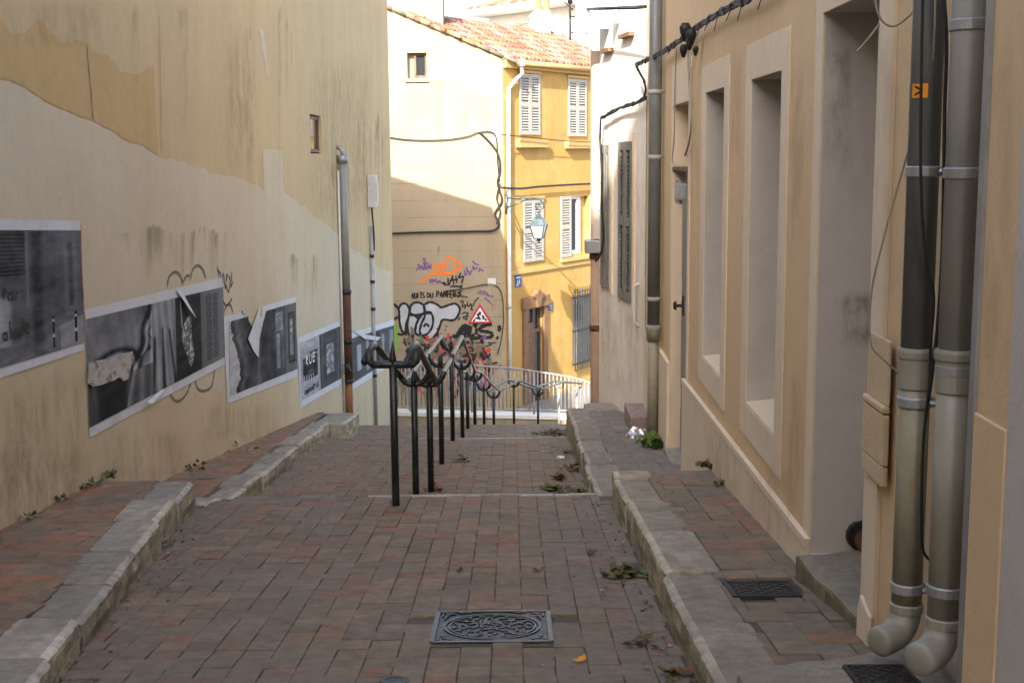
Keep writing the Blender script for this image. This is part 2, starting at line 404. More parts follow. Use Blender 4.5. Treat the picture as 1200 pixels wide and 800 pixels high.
# ------------------------------------------------------------------ sidewalks and kerbs
def slw_a(y): return .045 - .088 * y
def slw_b(y): return .22 - .13 * y
def srw_a(y): return .083 - .09 * y
def zk_b(y): return -1.009 - .095 * (y - 9.3)
def srw_b(y): return zk_b(y) - .02
def pave(name, x0f, x1f, zf, y0, y1, pal, rnd, x0, x1, u, end_to=None, tone=None, holes=()):
    mb = strip(name, x0f, x1f, lambda y: zf(y) - .012, seq(y0, y1, .1), None)
    if end_to is not None:
        z = zf(y1) - .012
        mb.quad((x0f(y1), y1, z), (x1f(y1), y1, z), (x1f(y1), y1, z - end_to), (x0f(y1), y1, z - end_to))
    base = mb.build(name, M['mortar'], kind='structure')
    b = MB(); bricks(b, lambda x, y: x0f(y) - .06 < x < x1f(y) + .06 and not any(h[0] < x < h[1] and h[2] < y < h[3] for h in holes), zf, x0, x1, y0, y1, u, pal, rnd, tone, clip=(lambda y: x0f(y) + .04, lambda y: x1f(y) - .045))
    b.build('sidewalk_paving', M['brick'], attr=True, kind='structure')
KW = .25
pave('sidewalk_bed', lambda y: lwx(y) - .05, lambda y: lk_out(y) - KW + .05, slw_a, 2.5, 8.85, PALS, random.Random(5), -3.3, -1.2, .132, .5)
pave('sidewalk_bed', lambda y: lwx(y) - .05, lambda y: lk_out(y) - KW + .05, slw_b, 8.86, 18.0, PALS, random.Random(6), -3.3, -1.8, .132, .6)
GRC = ground(893, 691, srw_a)
PALG = [(0.224, 0.160, 0.106), (0.200, 0.156, 0.110), (0.247, 0.138, 0.085), (0.195, 0.153, 0.110), (0.188, 0.153, 0.113), (0.219, 0.167, 0.113)]
RA_END = 8.95
pave('sidewalk_bed', lambda y: rk_out(y) + KW - .05, lambda y: rwx(y) + .03, srw_a, 4.3, RA_END, PALG, random.Random(8), .7, 1.6, .15, .6, holes=((GRC.x - .17, GRC.x + .17, GRC.y - .16, GRC.y + .16),))
pave('sidewalk_bed', lambda y: rk_out(y) + KW - .05, lambda y: rwx(y) + .1, srw_b, RA_END + .01, 15.75, [(.20, .185, .16), (.19, .175, .155), (.215, .185, .16)], random.Random(9), .7, 1.9, .2, 1.2)

def kerb(name, xo, sgn, zt, y0, y1, drop, wd, seed, colr, endh=None):
    """sweep a worn stone profile; sgn=+1: the sidewalk lies to +x of the edge"""
    rn = random.Random(seed); mb = MB(); y = y0
    while y < y1 - .05:
        L = rn.uniform(.55, 1.05); ye = min(y + L, y1)
        if y1 - ye < .3: ye = y1
        v = rn.uniform(.8, 1.15); mb.cur = tuple(q * v for q in colr); dx0, dz0, ww = rn.uniform(-.016, .016), rn.uniform(-.011, .011), wd + rn.uniform(-.025, .03)
        dy = 0
        rows = []; n = max(6, int((ye - y) / .028))
        for i in range(n + 1):
            yy = y + .0035 + (ye - y - .007) * i / n; e = min(i, n - i); er = .006 * max(0, 1 - e / 1.2)
            h = max(.02, zt(yy) - road_z(yy)) + .03 if drop is None else drop
            prof = [(0, -h), (.004, -h * .7), (.0, -h * .45), (.001, -.035), (.003, -.014), (.014, -.003), (.04, 0), (ww * .35, .003), (ww * .6, .001), (ww * .85, .002), (ww - .008, -.001), (ww, -.012), (ww, -h)]
            row = []
            for k, (px_, pz) in enumerate(prof):
                q = Vector((px_ * 5 + seed, yy * 5, pz * 5)); nz = noise.noise(q) * .006 + noise.noise(q * 3.1) * .006 + noise.noise(q * 9) * .005
                chip = (max(0, noise.noise(Vector((yy * 3.3, seed, 4))) - .2) * .05 + max(0, noise.noise(Vector((yy * 14, seed, 2)))) * .012) if k in (3, 4, 5) else 0
                ox = dx0 + px_ + chip - (er if k > 9 else -er) + (nz if k < 6 else 0)
                row.append(Vector((xo(yy) + sgn * ox, yy + dy, zt(yy) + dz0 + pz - er * (k > 2) - chip * .8 + (nz * .5 if k > 4 else 0))))
            rows.append(row)
        m_ = len(rows[0]); vs = [p for r in rows for p in r]
        fs = [(i * m_ + k, i * m_ + k + 1, (i + 1) * m_ + k + 1, (i + 1) * m_ + k) for i in range(n) for k in range(m_ - 1)]
        fs += [tuple(range(m_)), tuple(range(n * m_, n * m_ + m_))[::-1]]
        o0 = len(mb.c); mb.add(vs, fs); base_c = mb.cur
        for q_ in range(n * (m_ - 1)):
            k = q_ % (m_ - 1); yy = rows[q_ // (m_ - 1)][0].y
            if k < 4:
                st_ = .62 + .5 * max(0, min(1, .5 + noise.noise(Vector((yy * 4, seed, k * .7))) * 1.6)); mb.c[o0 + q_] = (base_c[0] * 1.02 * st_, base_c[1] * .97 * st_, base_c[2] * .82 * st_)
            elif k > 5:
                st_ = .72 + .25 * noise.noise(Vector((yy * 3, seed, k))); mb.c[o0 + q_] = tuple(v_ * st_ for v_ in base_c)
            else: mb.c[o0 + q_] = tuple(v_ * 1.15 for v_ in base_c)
        y = ye
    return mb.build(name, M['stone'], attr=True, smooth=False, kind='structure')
STC = (.46, .405, .31)
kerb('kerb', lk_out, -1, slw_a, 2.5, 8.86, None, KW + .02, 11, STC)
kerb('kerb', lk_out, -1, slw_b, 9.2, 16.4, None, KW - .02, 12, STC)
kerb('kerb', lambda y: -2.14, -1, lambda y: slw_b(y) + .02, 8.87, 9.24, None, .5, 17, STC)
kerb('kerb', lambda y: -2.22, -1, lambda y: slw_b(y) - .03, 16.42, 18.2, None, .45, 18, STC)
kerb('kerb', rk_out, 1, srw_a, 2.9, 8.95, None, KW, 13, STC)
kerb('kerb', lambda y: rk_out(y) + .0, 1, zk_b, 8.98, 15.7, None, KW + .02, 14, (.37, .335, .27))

# ------------------------------------------------------------------ walls with openings
def wall_grid(mb, pl, a0, a1, b0, b1, ops, depth=.25, b0f=None):
    As = sorted({a0, a1, *[o[0] for o in ops], *[o[1] for o in ops]}); Bs = sorted({b0, b1, *[o[2] for o in ops], *[o[3] for o in ops]})
    def sub(L, st):
        r = []
        for p, q in zip(L, L[1:]): r += seq(p, q, st)[:-1]
        return r + [L[-1]]
    for p, q in zip(As, As[1:]):
        for r_, s_ in zip(Bs, Bs[1:]):
            ca, cb = (p + q) / 2, (r_ + s_) / 2
            if any(o[0] < ca < o[1] and o[2] < cb < o[3] for o in ops): continue
            mb.quad(pl.at(p, r_), pl.at(q, r_), pl.at(q, s_), pl.at(p, s_))
def reveal(mb, pl, o, depth, back=True):
    a0, a1, b0, b1 = o; A = lambda a, b, d: pl.at(a, b, -d)
    for (p, q) in (((a0, b0), (a1, b0)), ((a1, b0), (a1, b1)), ((a1, b1), (a0, b1)), ((a0, b1), (a0, b0))):
        mb.quad(A(*p, 0), A(*q, 0), A(*q, depth), A(*p, depth))
    if back: mb.quad(A(a0, b0, depth), A(a1, b0, depth), A(a1, b1, depth), A(a0, b1, depth))
def rect(pl, x0, x1, y0, y1, ref=None):
    """axis aligned (a,b) rectangle from a pixel box"""
    c = [pl.hit(x, y) for x in (x0, x1) for y in (y0, y1)]
    a0 = (c[0][0] + c[1][0]) / 2; a1 = (c[2][0] + c[3][0]) / 2
    bt = (c[0][1] + c[2][1]) / 2; bb = (c[1][1] + c[3][1]) / 2
    return (min(a0, a1), max(a0, a1), bb, bt)

# ---- left building
EAVE = GW.hit(590, 280)[1] + (GY - 27.5) * .70
lb = thing('townhouse', (lwx(10), 10, -1), 'long beige townhouse wall with peeling two-tone paint and pasted posters', 'house')
op = rect(LW, 363.5, 377, 135, 180)
wm = MB(); LA0, LA1 = -9.0, LW.hit(458, 200)[0]
wall_grid(wm, LW, LA0, LA1, -6.5, EAVE, [op]); reveal(wm, LW, op, .22)
e = LW.at(LA1, 0); s0 = LW.at(LA0, 0); bx = -12
rz = lambda x: EAVE + (e.x - x) * .315
wm.hexa([(e.x, e.y, -6.5), (bx, e.y, -6.5), (bx, e.y - .3, -6.5), (e.x, e.y - .3, -6.5)], [(e.x - .002, e.y, EAVE - .01), (bx, e.y, rz(-7) - .02), (bx, e.y - .3, rz(-7) - .02), (e.x - .002, e.y - .3, EAVE - .01)])
wm.quad((e.x, e.y, EAVE - .01), (-7, e.y, rz(-7)), (bx, e.y, rz(-7)), (bx, e.y, EAVE - .01))
wm.quad((s0.x, s0.y, -6.5), (bx, s0.y, -6.5), (bx, s0.y, rz(-7)), (s0.x, s0.y, EAVE))
wm.quad((bx, s0.y, -6.5), (bx, e.y, -6.5), (bx, e.y, rz(-7)), (bx, s0.y, rz(-7)))
lwall = wm.build('wall', M['lw_old'], lb)
rm = MB()
rm.hexa([(s0.x + .06, s0.y, EAVE), (e.x + .03, e.y + .02, EAVE), (-7, e.y + .02, rz(-7)), (-7, s0.y, rz(-7))], [(s0.x + .06, s0.y, EAVE + .1), (e.x + .03, e.y + .02, EAVE + .06), (-7, e.y + .02, rz(-7) + .06), (-7, s0.y, rz(-7) + .1)])
rm.hexa([(bx, s0.y, rz(-7)), (-7, s0.y, rz(-7)), (-7, e.y, rz(-7)), (bx, e.y, rz(-7))], [(bx, s0.y, rz(-7) + .08), (-7, s0.y, rz(-7) + .08), (-7, e.y, rz(-7) + .08), (bx, e.y, rz(-7) + .08)])
rm.build('roof', M['terracotta'], lb)
wf = MB(); a0, a1, b0, b1 = op
wf.pbox(LW, a0 + .02, a1 - .02, b0 + .02, b0 + .06, -.08, -.04); wf.pbox(LW, a0 + .02, a1 - .02, b1 - .06, b1 - .02, -.08, -.04)
wf.pbox(LW, a0 + .02, a0 + .07, b0 + .062, b1 - .062, -.08, -.04); wf.pbox(LW, a1 - .07, a1 - .02, b0 + .062, b1 - .062, -.08, -.04)
wf_ = wf.build('window', M['wood'], lb)
B('pbox', LW, a0 + .072, a1 - .072, b0 + .062, b1 - .062, -.07, -.06).build('pane', M['glass'], wf_)

def jag(pts, st=.06, amp=.03, seed=0):
    out = []
    for (p, q) in zip(pts, pts[1:]):
        L = math.hypot(q[0] - p[0], q[1] - p[1]); n = max(1, int(L / st))
        for i in range(n):
            t = i / n; x, y = p[0] + (q[0] - p[0]) * t, p[1] + (q[1] - p[1]) * t
            out.append((x, y + amp * (noise.noise(Vector((x * 3, seed, y * 2))) + .5 * noise.noise(Vector((x * 11, seed, 1))))))
    return out + [pts[-1]]
def overlay(pl, top, bot, off, name, m, parent):
    """a skin of paint between two polylines sharing a axis (strip of quads)"""
    mb = MB()
    def ev(L, a):
        for p, q in zip(L, L[1:]):
            if p[0] <= a <= q[0]: return p[1] + (q[1] - p[1]) * (a - p[0]) / max(1e-9, q[0] - p[0])
        return L[0][1] if a < L[0][0] else L[-1][1]
    As = sorted({round(p[0], 4) for p in top} | {round(p[0], 4) for p in bot}); lo_, hi_ = max(top[0][0], bot[0][0]), min(top[-1][0], bot[-1][0])
    As = [a for a in As if lo_ - 1e-6 <= a <= hi_ + 1e-6]
    for a, b in zip(As, As[1:]):
        t0, t1, u0, u1 = ev(top, a), ev(top, b), ev(bot, a), ev(bot, b)
        if t0 - u0 < .001 and t1 - u1 < .001: continue
        mb.quad(pl.at(a, u0, off), pl.at(b, u1, off), pl.at(b, max(t1, u1), off), pl.at(a, max(t0, u0), off))
    return mb.build(name, m, parent)
bnd_px = [(-260, -20), (-120, 40), (0, 93), (20, 100), (50, 118), (75, 131), (100, 140), (130, 157), (165, 172), (185, 184), (215, 190), (250, 203), (285, 212), (309, 222)]
bnd2_px = [(332, 224), (345, 235), (360, 245), (375, 258), (392, 271), (401, 284), (410, 291), (425, 299), (437, 309), (448, 316), (459, 318)]
bnd = [LW.hit(*p) for p in bnd_px]; bnd2 = [LW.hit(*p) for p in bnd2_px]
t1, t2 = LW.hit(309.5, 174), LW.hit(331.5, 178)
top = jag(bnd, amp=.03, seed=1) + [(bnd[-1][0] + .002, t1[1]), (bnd2[0][0] - .002, t2[1] + .02)] + jag(bnd2, amp=.05, seed=2)
botl = [(top[0][0], -6.4), (LA1 - .001, -6.4)]
overlay(LW, [(min(p[0], LA1 - .001), p[1]) for p in top], botl, .004, 'repainted_band', M['lw_pale'], lwall)
old_t = [LW.hit(*p) for p in [(-200, -60), (-100, 10), (0, 22), (15, 38), (30, 40), (45, 18), (60, 45), (75, 52), (90, 50), (105, 58), (120, 68), (140, 82), (155, 86), (170, 82), (186, 80)]]
overlay(LW, jag(old_t, amp=.05, seed=3), [(p[0], p[1] + .01) for p in jag(bnd[:10], amp=.03, seed=1)], .003, 'faded_patch', M['lw_ochre'], lwall)
st_t = [LW.hit(*p) for p in [(-120, 520), (0, 435), (60, 425), (105, 400), (180, 470), (265, 450), (340, 440), (400, 440), (458, 430)]]
sm = MB()
overlay(LW, jag(st_t, .05, .14, 5), [(st_t[0][0], -6.3), (LA1 - .001, -6.3)], .0055, 'stained_skirt', M['lw_base'], lwall)
# stains under an old leak, hairline wires and screw heads on the upper wall
cr = MB(); cr.ribbon(LW, [LW.hit(*p) for p in [(101, 55), (103, 80), (106, 110), (108, 140)]], .012, .006, 4, .5); cr.build('crack', M['olive'], lwall)
cr = MB(); cr.ribbon(LW, [LW.hit(*p) for p in [(186, 20), (187, 90), (188, 150), (188, 178)]], .008, .007, 4, .5); cr.build('crack', M['olive'], lwall)
def decal_mat(name, c, sc_=6, lo=.4, hi=.6):
    g = NG(name); P = g.pos((1, 1, .45)); a = g.n('ShaderNodeAttribute', attribute_name='Col').outputs[0]
    f = g.math('MULTIPLY', a, g.ramp(g.noise(P, sc_, 8, .7), lo, hi)); g.out(g.mix(g.noise(P, 15, 4), dim(c, .75), dim(c, 1.2)), .95, 0, .1)
    tr = g.n('ShaderNodeBsdfTransparent'); mx = g.n('ShaderNodeMixShader'); g.link(f, mx.inputs[0]); g.link(tr.outputs[0], mx.inputs[1]); g.link(g.b.outputs[0], mx.inputs[2])
    g.link(mx.outputs[0], g.nt.nodes['Material Output'].inputs[0]); return g.m
M['d_grime'] = decal_mat('grime_stain', (.30, .22, .12)); M['d_ochre'] = decal_mat('ochre_stain', (.46, .33, .16)); M['d_mold'] = decal_mat('mould_stain', (.12, .115, .10), 9); M['d_sun'] = decal_mat('painted_sun_sliver', (.82, .74, .6), 5, .2, .5); M['d_damp'] = decal_mat('damp_stain', (.42, .33, .19), 4)
def decal(pl, H, fn, m, off, parent, name='water_stain', nu=14, nv=14):
    """a stain or painted light with a shape of its own: four (a,b) corners TL TR BR BL, fn(u,v) its strength (v=1 on top)"""
    me = bpy.data.meshes.new(name); vs = []; cs = []; org = Vector(parent['_o'])
    for j in range(nv + 1):
        for i in range(nu + 1):
            u, v = i / nu, j / nv; p = [(H[0][q] * (1 - u) + H[1][q] * u) * v + (H[3][q] * (1 - u) + H[2][q] * u) * (1 - v) for q in (0, 1)]
            vs.append(pl.at(p[0], p[1], off) - org); k = DK * max(0, min(1, fn(u, v))); cs += [k, k, k, 1]
    me.from_pydata([tuple(q) for q in vs], [], [(j * (nu + 1) + i, j * (nu + 1) + i + 1, (j + 1) * (nu + 1) + i + 1, (j + 1) * (nu + 1) + i) for j in range(nv) for i in range(nu)])
    at = me.color_attributes.new('Col', 'FLOAT_COLOR', 'POINT'); at.data.foreach_set('color', cs); me.materials.append(m)
    o = bpy.data.objects.new(name, me); o.parent = parent; o['_o'] = tuple(org); col.objects.link(o); return o
DK = .5
def pxq(pl, x0, x1, y0, y1): return [pl.hit(x0, y0), pl.hit(x1, y0), pl.hit(x1, y1), pl.hit(x0, y1)]
edge = lambda u: min(1, u / .2, (1 - u) / .2)
soft = lambda k: (lambda u, v: k * max(0, edge(u)) * max(0, edge(v)))
drip = lambda k: (lambda u, v: k * max(0, edge(u)) * v ** .8 * min(1, (1 - v) / .04 + .3))
def streaks(k, fq, sd, thr=.0):
    def f(u, v):
        c = noise.noise(Vector((u * fq, sd, 0))) + .5 * noise.noise(Vector((u * fq * 2.7, sd, 3))); L = .35 + .6 * (.5 + noise.noise(Vector((u * fq * .8, sd, 9))))
        top = .96 - .12 * abs(math.sin(u * fq * .9 + sd)); 
        return k * max(0, edge(u)) * max(0, min(1, (c - thr) * 3)) * max(0, min(1, (v - 1 + L) / L)) * (1 if v < top else 0)
    return f
decal(LW, pxq(LW, 126, 280, 260, 350), streaks(1.3, 9, 1, -.15), M['d_damp'], .0062, lwall, nu=110, nv=24)
decal(LW, pxq(LW, 330, 378, 292, 395), streaks(1.1, 6, 2, -.05), M['d_damp'], .0062, lwall, nu=70, nv=24)
decal(LW, pxq(LW, 286, 400, -10, 330), streaks(.8, 13, 3, .12), M['d_grime'], .0068, lwall, nu=140, nv=24)
decal(LW, pxq(LW, 384, 414, 170, 320), streaks(1.5, 5, 4, -.1), M['d_grime'], .0070, lwall, nu=60, nv=24)
decal(LW, pxq(LW, 415, 458, 120, 330), streaks(1.6, 8, 5, -.1), M['d_grime'], .0070, lwall, nu=90, nv=24)
decal(LW, pxq(LW, 100, 250, -20, 190), streaks(.5, 8, 6, .1), M['d_grime'], .0066, lwall, nu=110, nv=24)
for x0, x1, y0, y1, k in ((262, 300, 20, 205, .5), (0, 120, 0, 60, .3), (360, 440, 60, 260, .45)):
    decal(LW, pxq(LW, x0, x1, y0, y1), soft(k), M['d_ochre'], .0058, lwall)
for x0, x1, y0, y1, k in ((0, 60, 440, 600, .6), (55, 100, 430, 560, .5), (-40, 110, 520, 640, .6), (110, 220, 500, 570, .4), (225, 330, 470, 520, .4)):
    decal(LW, pxq(LW, x0, x1, y0, y1), soft(k), M['d_damp'], .0066, lwall)
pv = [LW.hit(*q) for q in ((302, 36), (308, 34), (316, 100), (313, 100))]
decal(LW, pv, lambda u, v: .9 * max(0, edge(u)) * min(1, v * 2), M['d_sun'], .0075, lwall, 'painted_sun_sliver')  # pale decal paints a sliver of sunlight onto the wall
gf = MB()
for pts in ([(195, 336), (197, 325), (203, 319), (209, 321), (213, 330)], [(213, 332), (217, 324), (221, 323)], [(222, 328), (225, 316), (231, 311), (237, 316), (240, 326)],
            [(197, 455), (201, 466), (208, 470), (217, 462), (223, 448)], [(228, 445), (231, 455), (238, 458), (247, 452), (251, 432)], [(262, 365), (265, 358), (269, 357), (272, 365)]):
    gf.ribbon(LW, [LW.hit(*p) for p in pts], .026, .0075, 6, .3)
gf.build('graffiti_loop', M['olive'], lwall)
gf = MB()
for pts in ([(254, 312), (256, 330), (257, 345)], [(254, 316), (258, 322), (256, 332)], [(259, 340), (261, 320), (263, 338), (265, 320)], [(266, 322), (264, 332), (267, 342), (269, 330), (267, 322)], [(271, 318), (270, 335), (272, 330)], [(258, 345), (264, 358), (271, 350)], [(246, 336), (250, 345), (256, 352)]):
    gf.ribbon(LW, [LW.hit(*p) for p in pts], .02, .008, 5, .3)
gf.build('graffiti_tag', M['black'], lwall)

# ---- posters
def sm_(a, b, x): t = max(0, min(1, (x - a) / (b - a))); return t * t * (3 - 2 * t)
def box_(u, v, u0, u1, v0, v1, s=.02): return sm_(u0 - s, u0 + s, u) * (1 - sm_(u1 - s, u1 + s, u)) * sm_(v0 - s, v0 + s, v) * (1 - sm_(v1 - s, v1 + s, v))
def fb(u, v, s, sd): return noise.fractal(Vector((u * s, v * s, sd)), 1, 2, 4)
def ph1(u, v):
    g = .125 + .05 * fb(u, v, 4, 1) + .03 * u
    g += .06 * box_(u, v, .0, .52, .2, .66, .03) + .13 * box_(u, v, .3, .56, .14, .5, .015)
    g -= .085 * box_(u, v, .50, .64, .66, .99, .004) * (.45 + .55 * (math.sin(v * 210) > -.2)); g += .05 * box_(u, v, .645, .66, .4, .99, .003)
    g += .03 * fb(u * 2, v * 2, 9, 8)
    g -= .07 * box_(u, v, .905, .935, .35, .9, .012); g += .03 * box_(u, v, .88, .96, .28, .95, .01)
    g -= .06 * box_(u, v, .68, .74, 0, 1, .02) + .035 * box_(u, v, .74, .99, .1, .55, .1)
    w_ = sm_(.36, .2, v - .25 * (u - .6)) if False else 1 - sm_(.18, .3, v - .35 * (u - .75))
    g += w_ * (.03 + .09 * max(0, fb(u * 1 + v, v * 6 - u * 3, 3, 2)))
    if u > .84 and v < .2 + .3 * (u - .84): g = .27 + .05 * fb(u, v, 12, 4)
    if (abs(u - .80) < .006 or abs(u - .945) < .006) and .03 < v < .3: g = .03 if int(v * 40) % 5 else .4
    return g
def ln_(x, w_): return math.exp(-(x / w_) ** 2)
def ph2(u, v):
    g = .21 + .07 * fb(u, v, 3.5, 7) + .05 * fb(u * 5, v * 1.2, 4, 8)
    # a hooked arch of pipes on the near half
    d1 = math.hypot((u - .15) / .15, (v - .40) / .22)
    if v > .34: g -= .19 * ln_(d1 - 1, .13); g += .16 * ln_(d1 - .78, .08)
    g += (.12 + .2 * abs(fb(u * 3, v, 12, 2))) * (d1 < .6) * (v > .36)
    c = .26 + .10 * sm_(.35, .9, v) + .02 * math.sin(v * 14)
    g -= .2 * ln_(u - c, .018) * (v > .3); g += .14 * ln_(u - c - .03, .012) * (v > .3); g -= .12 * ln_(u - c - .055 - .02 * math.sin(v * 25), .012) * (v > .45)
    g -= .16 * ln_(u - .345 - .03 * v, .01) * (v > .5); g += .15 * ln_(u - .37 - .02 * v, .012)
    if v < .36:
        e = abs((u - .13) / .125); g = g * .45 + .02 + .14 * ln_(u - .25 + .1 * (.3 - v), .02) + .1 * ln_(u - .31, .018)
        if e < 1 - (.36 - v) * 1.0: g = .045 + .02 * fb(u, v, 9, 3) + .08 * ln_(e - .8, .15)
    # pale cloth with slits
    k = box_(u, v, .385, .56, 0, 1, .008); g = g * (1 - k) + k * (.27 + .05 * fb(u * 8, v, 3, 4) + .05 * math.sin(u * 120 + v * 3))
    for c0, s_, vt in ((.415, -.03, .62), (.455, .015, .7), (.49, .06, .66)):
        c = c0 + s_ * (1 - v); g -= .24 * k * ln_(u - c, .011 * (1.25 - v)) * (1 - sm_(vt - .03, vt + .03, v))
    # dark niche with a crumpled bright shape
    dk = box_(u, v, .56, .775, 0, 1, .004); g = g * (1 - dk) + dk * (.04 + .03 * fb(u, v, 7, 3) + .03 * v)
    d4 = math.hypot((u - .665 - .015 * math.sin(v * 9)) / (.028 + .035 * v), (v - .42) / .34)
    g += dk * (1 - sm_(.85, 1.0, d4)) * (.05 + .5 * abs(fb(u * 4 + v, v * 1.3 - u * 2, 7, 6)) + .12 * (fb(u * 3, v, 16, 5) > .12))
    g += .3 * dk * ln_(u - .60 - .03 * (1 - v), .004) * (v > .62) 
    gr = box_(u, v, .78, .995, 0, 1, .004); g = g * (1 - gr) + gr * (.17 + .05 * (u - .78) / .2)
    if .825 < u < .945 and .05 < v < .95 and abs(u - .885) > .006: g = .05 + .14 * (math.sin(u * 310) * math.sin(v * 150 + u * 40) > -.05)
    return g
def ph3(u, v):
    g = .085 + .05 * fb(u, v, 4, 9) + .03 * fb(u * 4, v, 5, 10)
    e = .07 + .05 * math.sin(v * 5) + .03 * fb(v, 1, 9, 4)
    if u < e: g = .40 + .08 * fb(u, v, 10, 2)
    g += .08 * ln_(u - e - .07, .03) + .06 * ln_(u - .36 - .05 * v, .02)
    k = box_(u, v, .62, .79, 0, 1, .004); g += k * .03
    g += .26 * box_(u, v, .645, .70, .12, .62, .004) * (.6 + .5 * abs(fb(u, v, 20, 4))) + .16 * box_(u, v, .635, .75, .66, .93, .006) * (.5 + 1.0 * abs(fb(u, v, 16, 7)))
    g -= .05 * box_(u, v, .655, .69, .15, .58, .004); g += .04 * box_(u, v, .72, .775, .1, .9, .01)
    if u > .795:
        g = .17 + .03 * fb(u, v, 7, 3); g -= .11 * box_(u, v, .84, .965, .13, .88, .005); g += .05 * box_(u, v, .855, .95, .16, .85, .004)
        g += .26 * box_(u, v, .872, .93, .24, .78, .006) * (.35 + 1.1 * abs(fb(u * 2, v, 9, 2)))
    g -= .08 * ln_(u - .79, .005)
    return g
def ph4(u, v):
    g = .075 + .035 * fb(u, v, 5, 12)
    if u < .43:
        g = .34 + .10 * fb(u, v, 7, 3)
        g -= .27 * box_(u, v, .05, .38, .30, .70, .01); g -= .24 * box_(u, v, .06, .4, .05 + .1 * u, .13 + .15 * u, .01) * (fb(u, v, 14, 1) > -.2); g -= .2 * box_(u, v, .2, .4, .72, .78, .01)
    else:
        g += .03 + .32 * box_(u, v, .60, .80, .22, .76, .01) * (.25 + 1.1 * abs(fb(u, v, 7, 5))) + .06 * ln_(u - .93, .02) + .05 * ln_(u - .5, .02)
    return g
def ph5(u, v):
    g = .13 + .03 * fb(u, v, 5, 15)
    g += .22 * box_(u, v, .12, .2, .2, .8, .01) + .16 * box_(u, v, .3, .36, .1, .85, .01) - .06 * box_(u, v, .42, .6, .05, .95, .01) + .15 * box_(u, v, .66, .72, .2, .85, .01) + .12 * box_(u, v, .86, .97, .1, .9, .01)
    return g
def quadp(pl, c):
    H = [pl.hit(*p) for p in c]  # TL TR BR BL
    def f(u, v):
        tl, tr, br, bl = H; return tuple((tl[i] * (1 - u) + tr[i] * u) * v + (bl[i] * (1 - u) + br[i] * u) * (1 - v) for i in (0, 1))
    return f
def sheet(pl, f, nu, nv, off, img=None, seed=0, hole=None, thick=.0):
    mb = MB()
    def P(u, v): a, b = f(u, v); return pl.at(a, b, off + .004 * noise.noise(Vector((a * 2, b * 2, seed))) + .0015 * noise.noise(Vector((a * 9, b * 9, seed))))
    for i in range(nu):
        for j in range(nv):
            u, v = (i + .5) / nu, (j + .5) / nv
            if hole and hole(u, v): continue
            if img:
                q = max(.012, min(.6, 2.0 * max(.01, img(u, v)) ** 1.5)); mb.cur = (q * 1.0, q * .985, q * .95)
            mb.quad(P(i / nu, j / nv), P((i + 1) / nu, j / nv), P((i + 1) / nu, (j + 1) / nv), P(i / nu, (j + 1) / nv))
    return mb
def poster(label, outer, inner, img, nu, nv, seed, hole=None):
    f = quadp(LW, outer); fi = quadp(LW, inner); c = LW.at(*f(.5, 0))
    t = thing('poster', c, label, 'poster', 'black and white photo posters pasted along the wall')
    sheet(LW, f, 30, 16, .011, None, seed, hole).build('paper', M['paper'], t, smooth=True)
    sheet(LW, fi, nu, nv, .015, img, seed, hole).build('photo_print', M['print'], t, smooth=True, attr=True)
    return t, f, fi
t, f, fi = poster('largest grey street photo poster at the near end of the wall, lower border sagging', [(-150, 253), (91, 259), (97, 410), (-150, 492)], [(-150, 269), (92, 270), (97, 401), (-150, 476)], ph1, 190, 100, 1)
txt = MB()
for pts in ([(0, 338), (1, 352)], [(0, 338), (4, 341), (0, 346)], [(11, 343), (7, 344), (6, 350), (11, 350), (11, 343), (12, 352)], [(15, 342), (15, 352)], [(15, 344), (18, 342)],
            [(4, 390), (0, 392), (1, 398), (4, 397), (4, 389), (5, 399)], [(8, 376), (9, 398)], [(15, 386), (12, 388), (12, 395), (16, 393), (15, 384), (17, 396)], [(23, 372), (23, 393)], [(23, 383), (20, 385), (20, 392), (23, 391)], [(26, 386), (30, 384), (29, 379), (26, 383), (27, 391), (31, 388)]):
    txt.ribbon(LW, [LW.hit(*p) for p in pts], .016, .019, 4, .05)
txt.build('lettering', M['black'], t)
B('ribbon', LW, [LW.hit(91.5, 262), LW.hit(93, 320), LW.hit(96.5, 372)], .012, .019, 5, .1).build('red_edge', M['signred'], t)
t, f, fi = poster('collage poster of close-up photos with a torn pale patch near its lower corner', [(97, 363), (259, 325), (262, 427), (103, 513)], [(98, 374), (260, 336), (261.5, 418), (102.5, 501)], ph2, 200, 90, 2)
tp = MB(); rn = random.Random(14)
U0 = [(101, 424), (112, 421), (125, 420.5), (138, 415), (152, 411), (153.5, 422), (150, 432), (146, 444), (141, 446), (140, 440), (128, 446), (115, 451), (106, 453), (99, 449)]
P_ = [LW.hit(x + rn.uniform(-.8, .8), y + rn.uniform(-.8, .8)) for x, y in U0]; ca, cb_ = sum(p[0] for p in P_) / len(P_), sum(p[1] for p in P_) / len(P_)
prev = [(ca, cb_)] * len(P_)
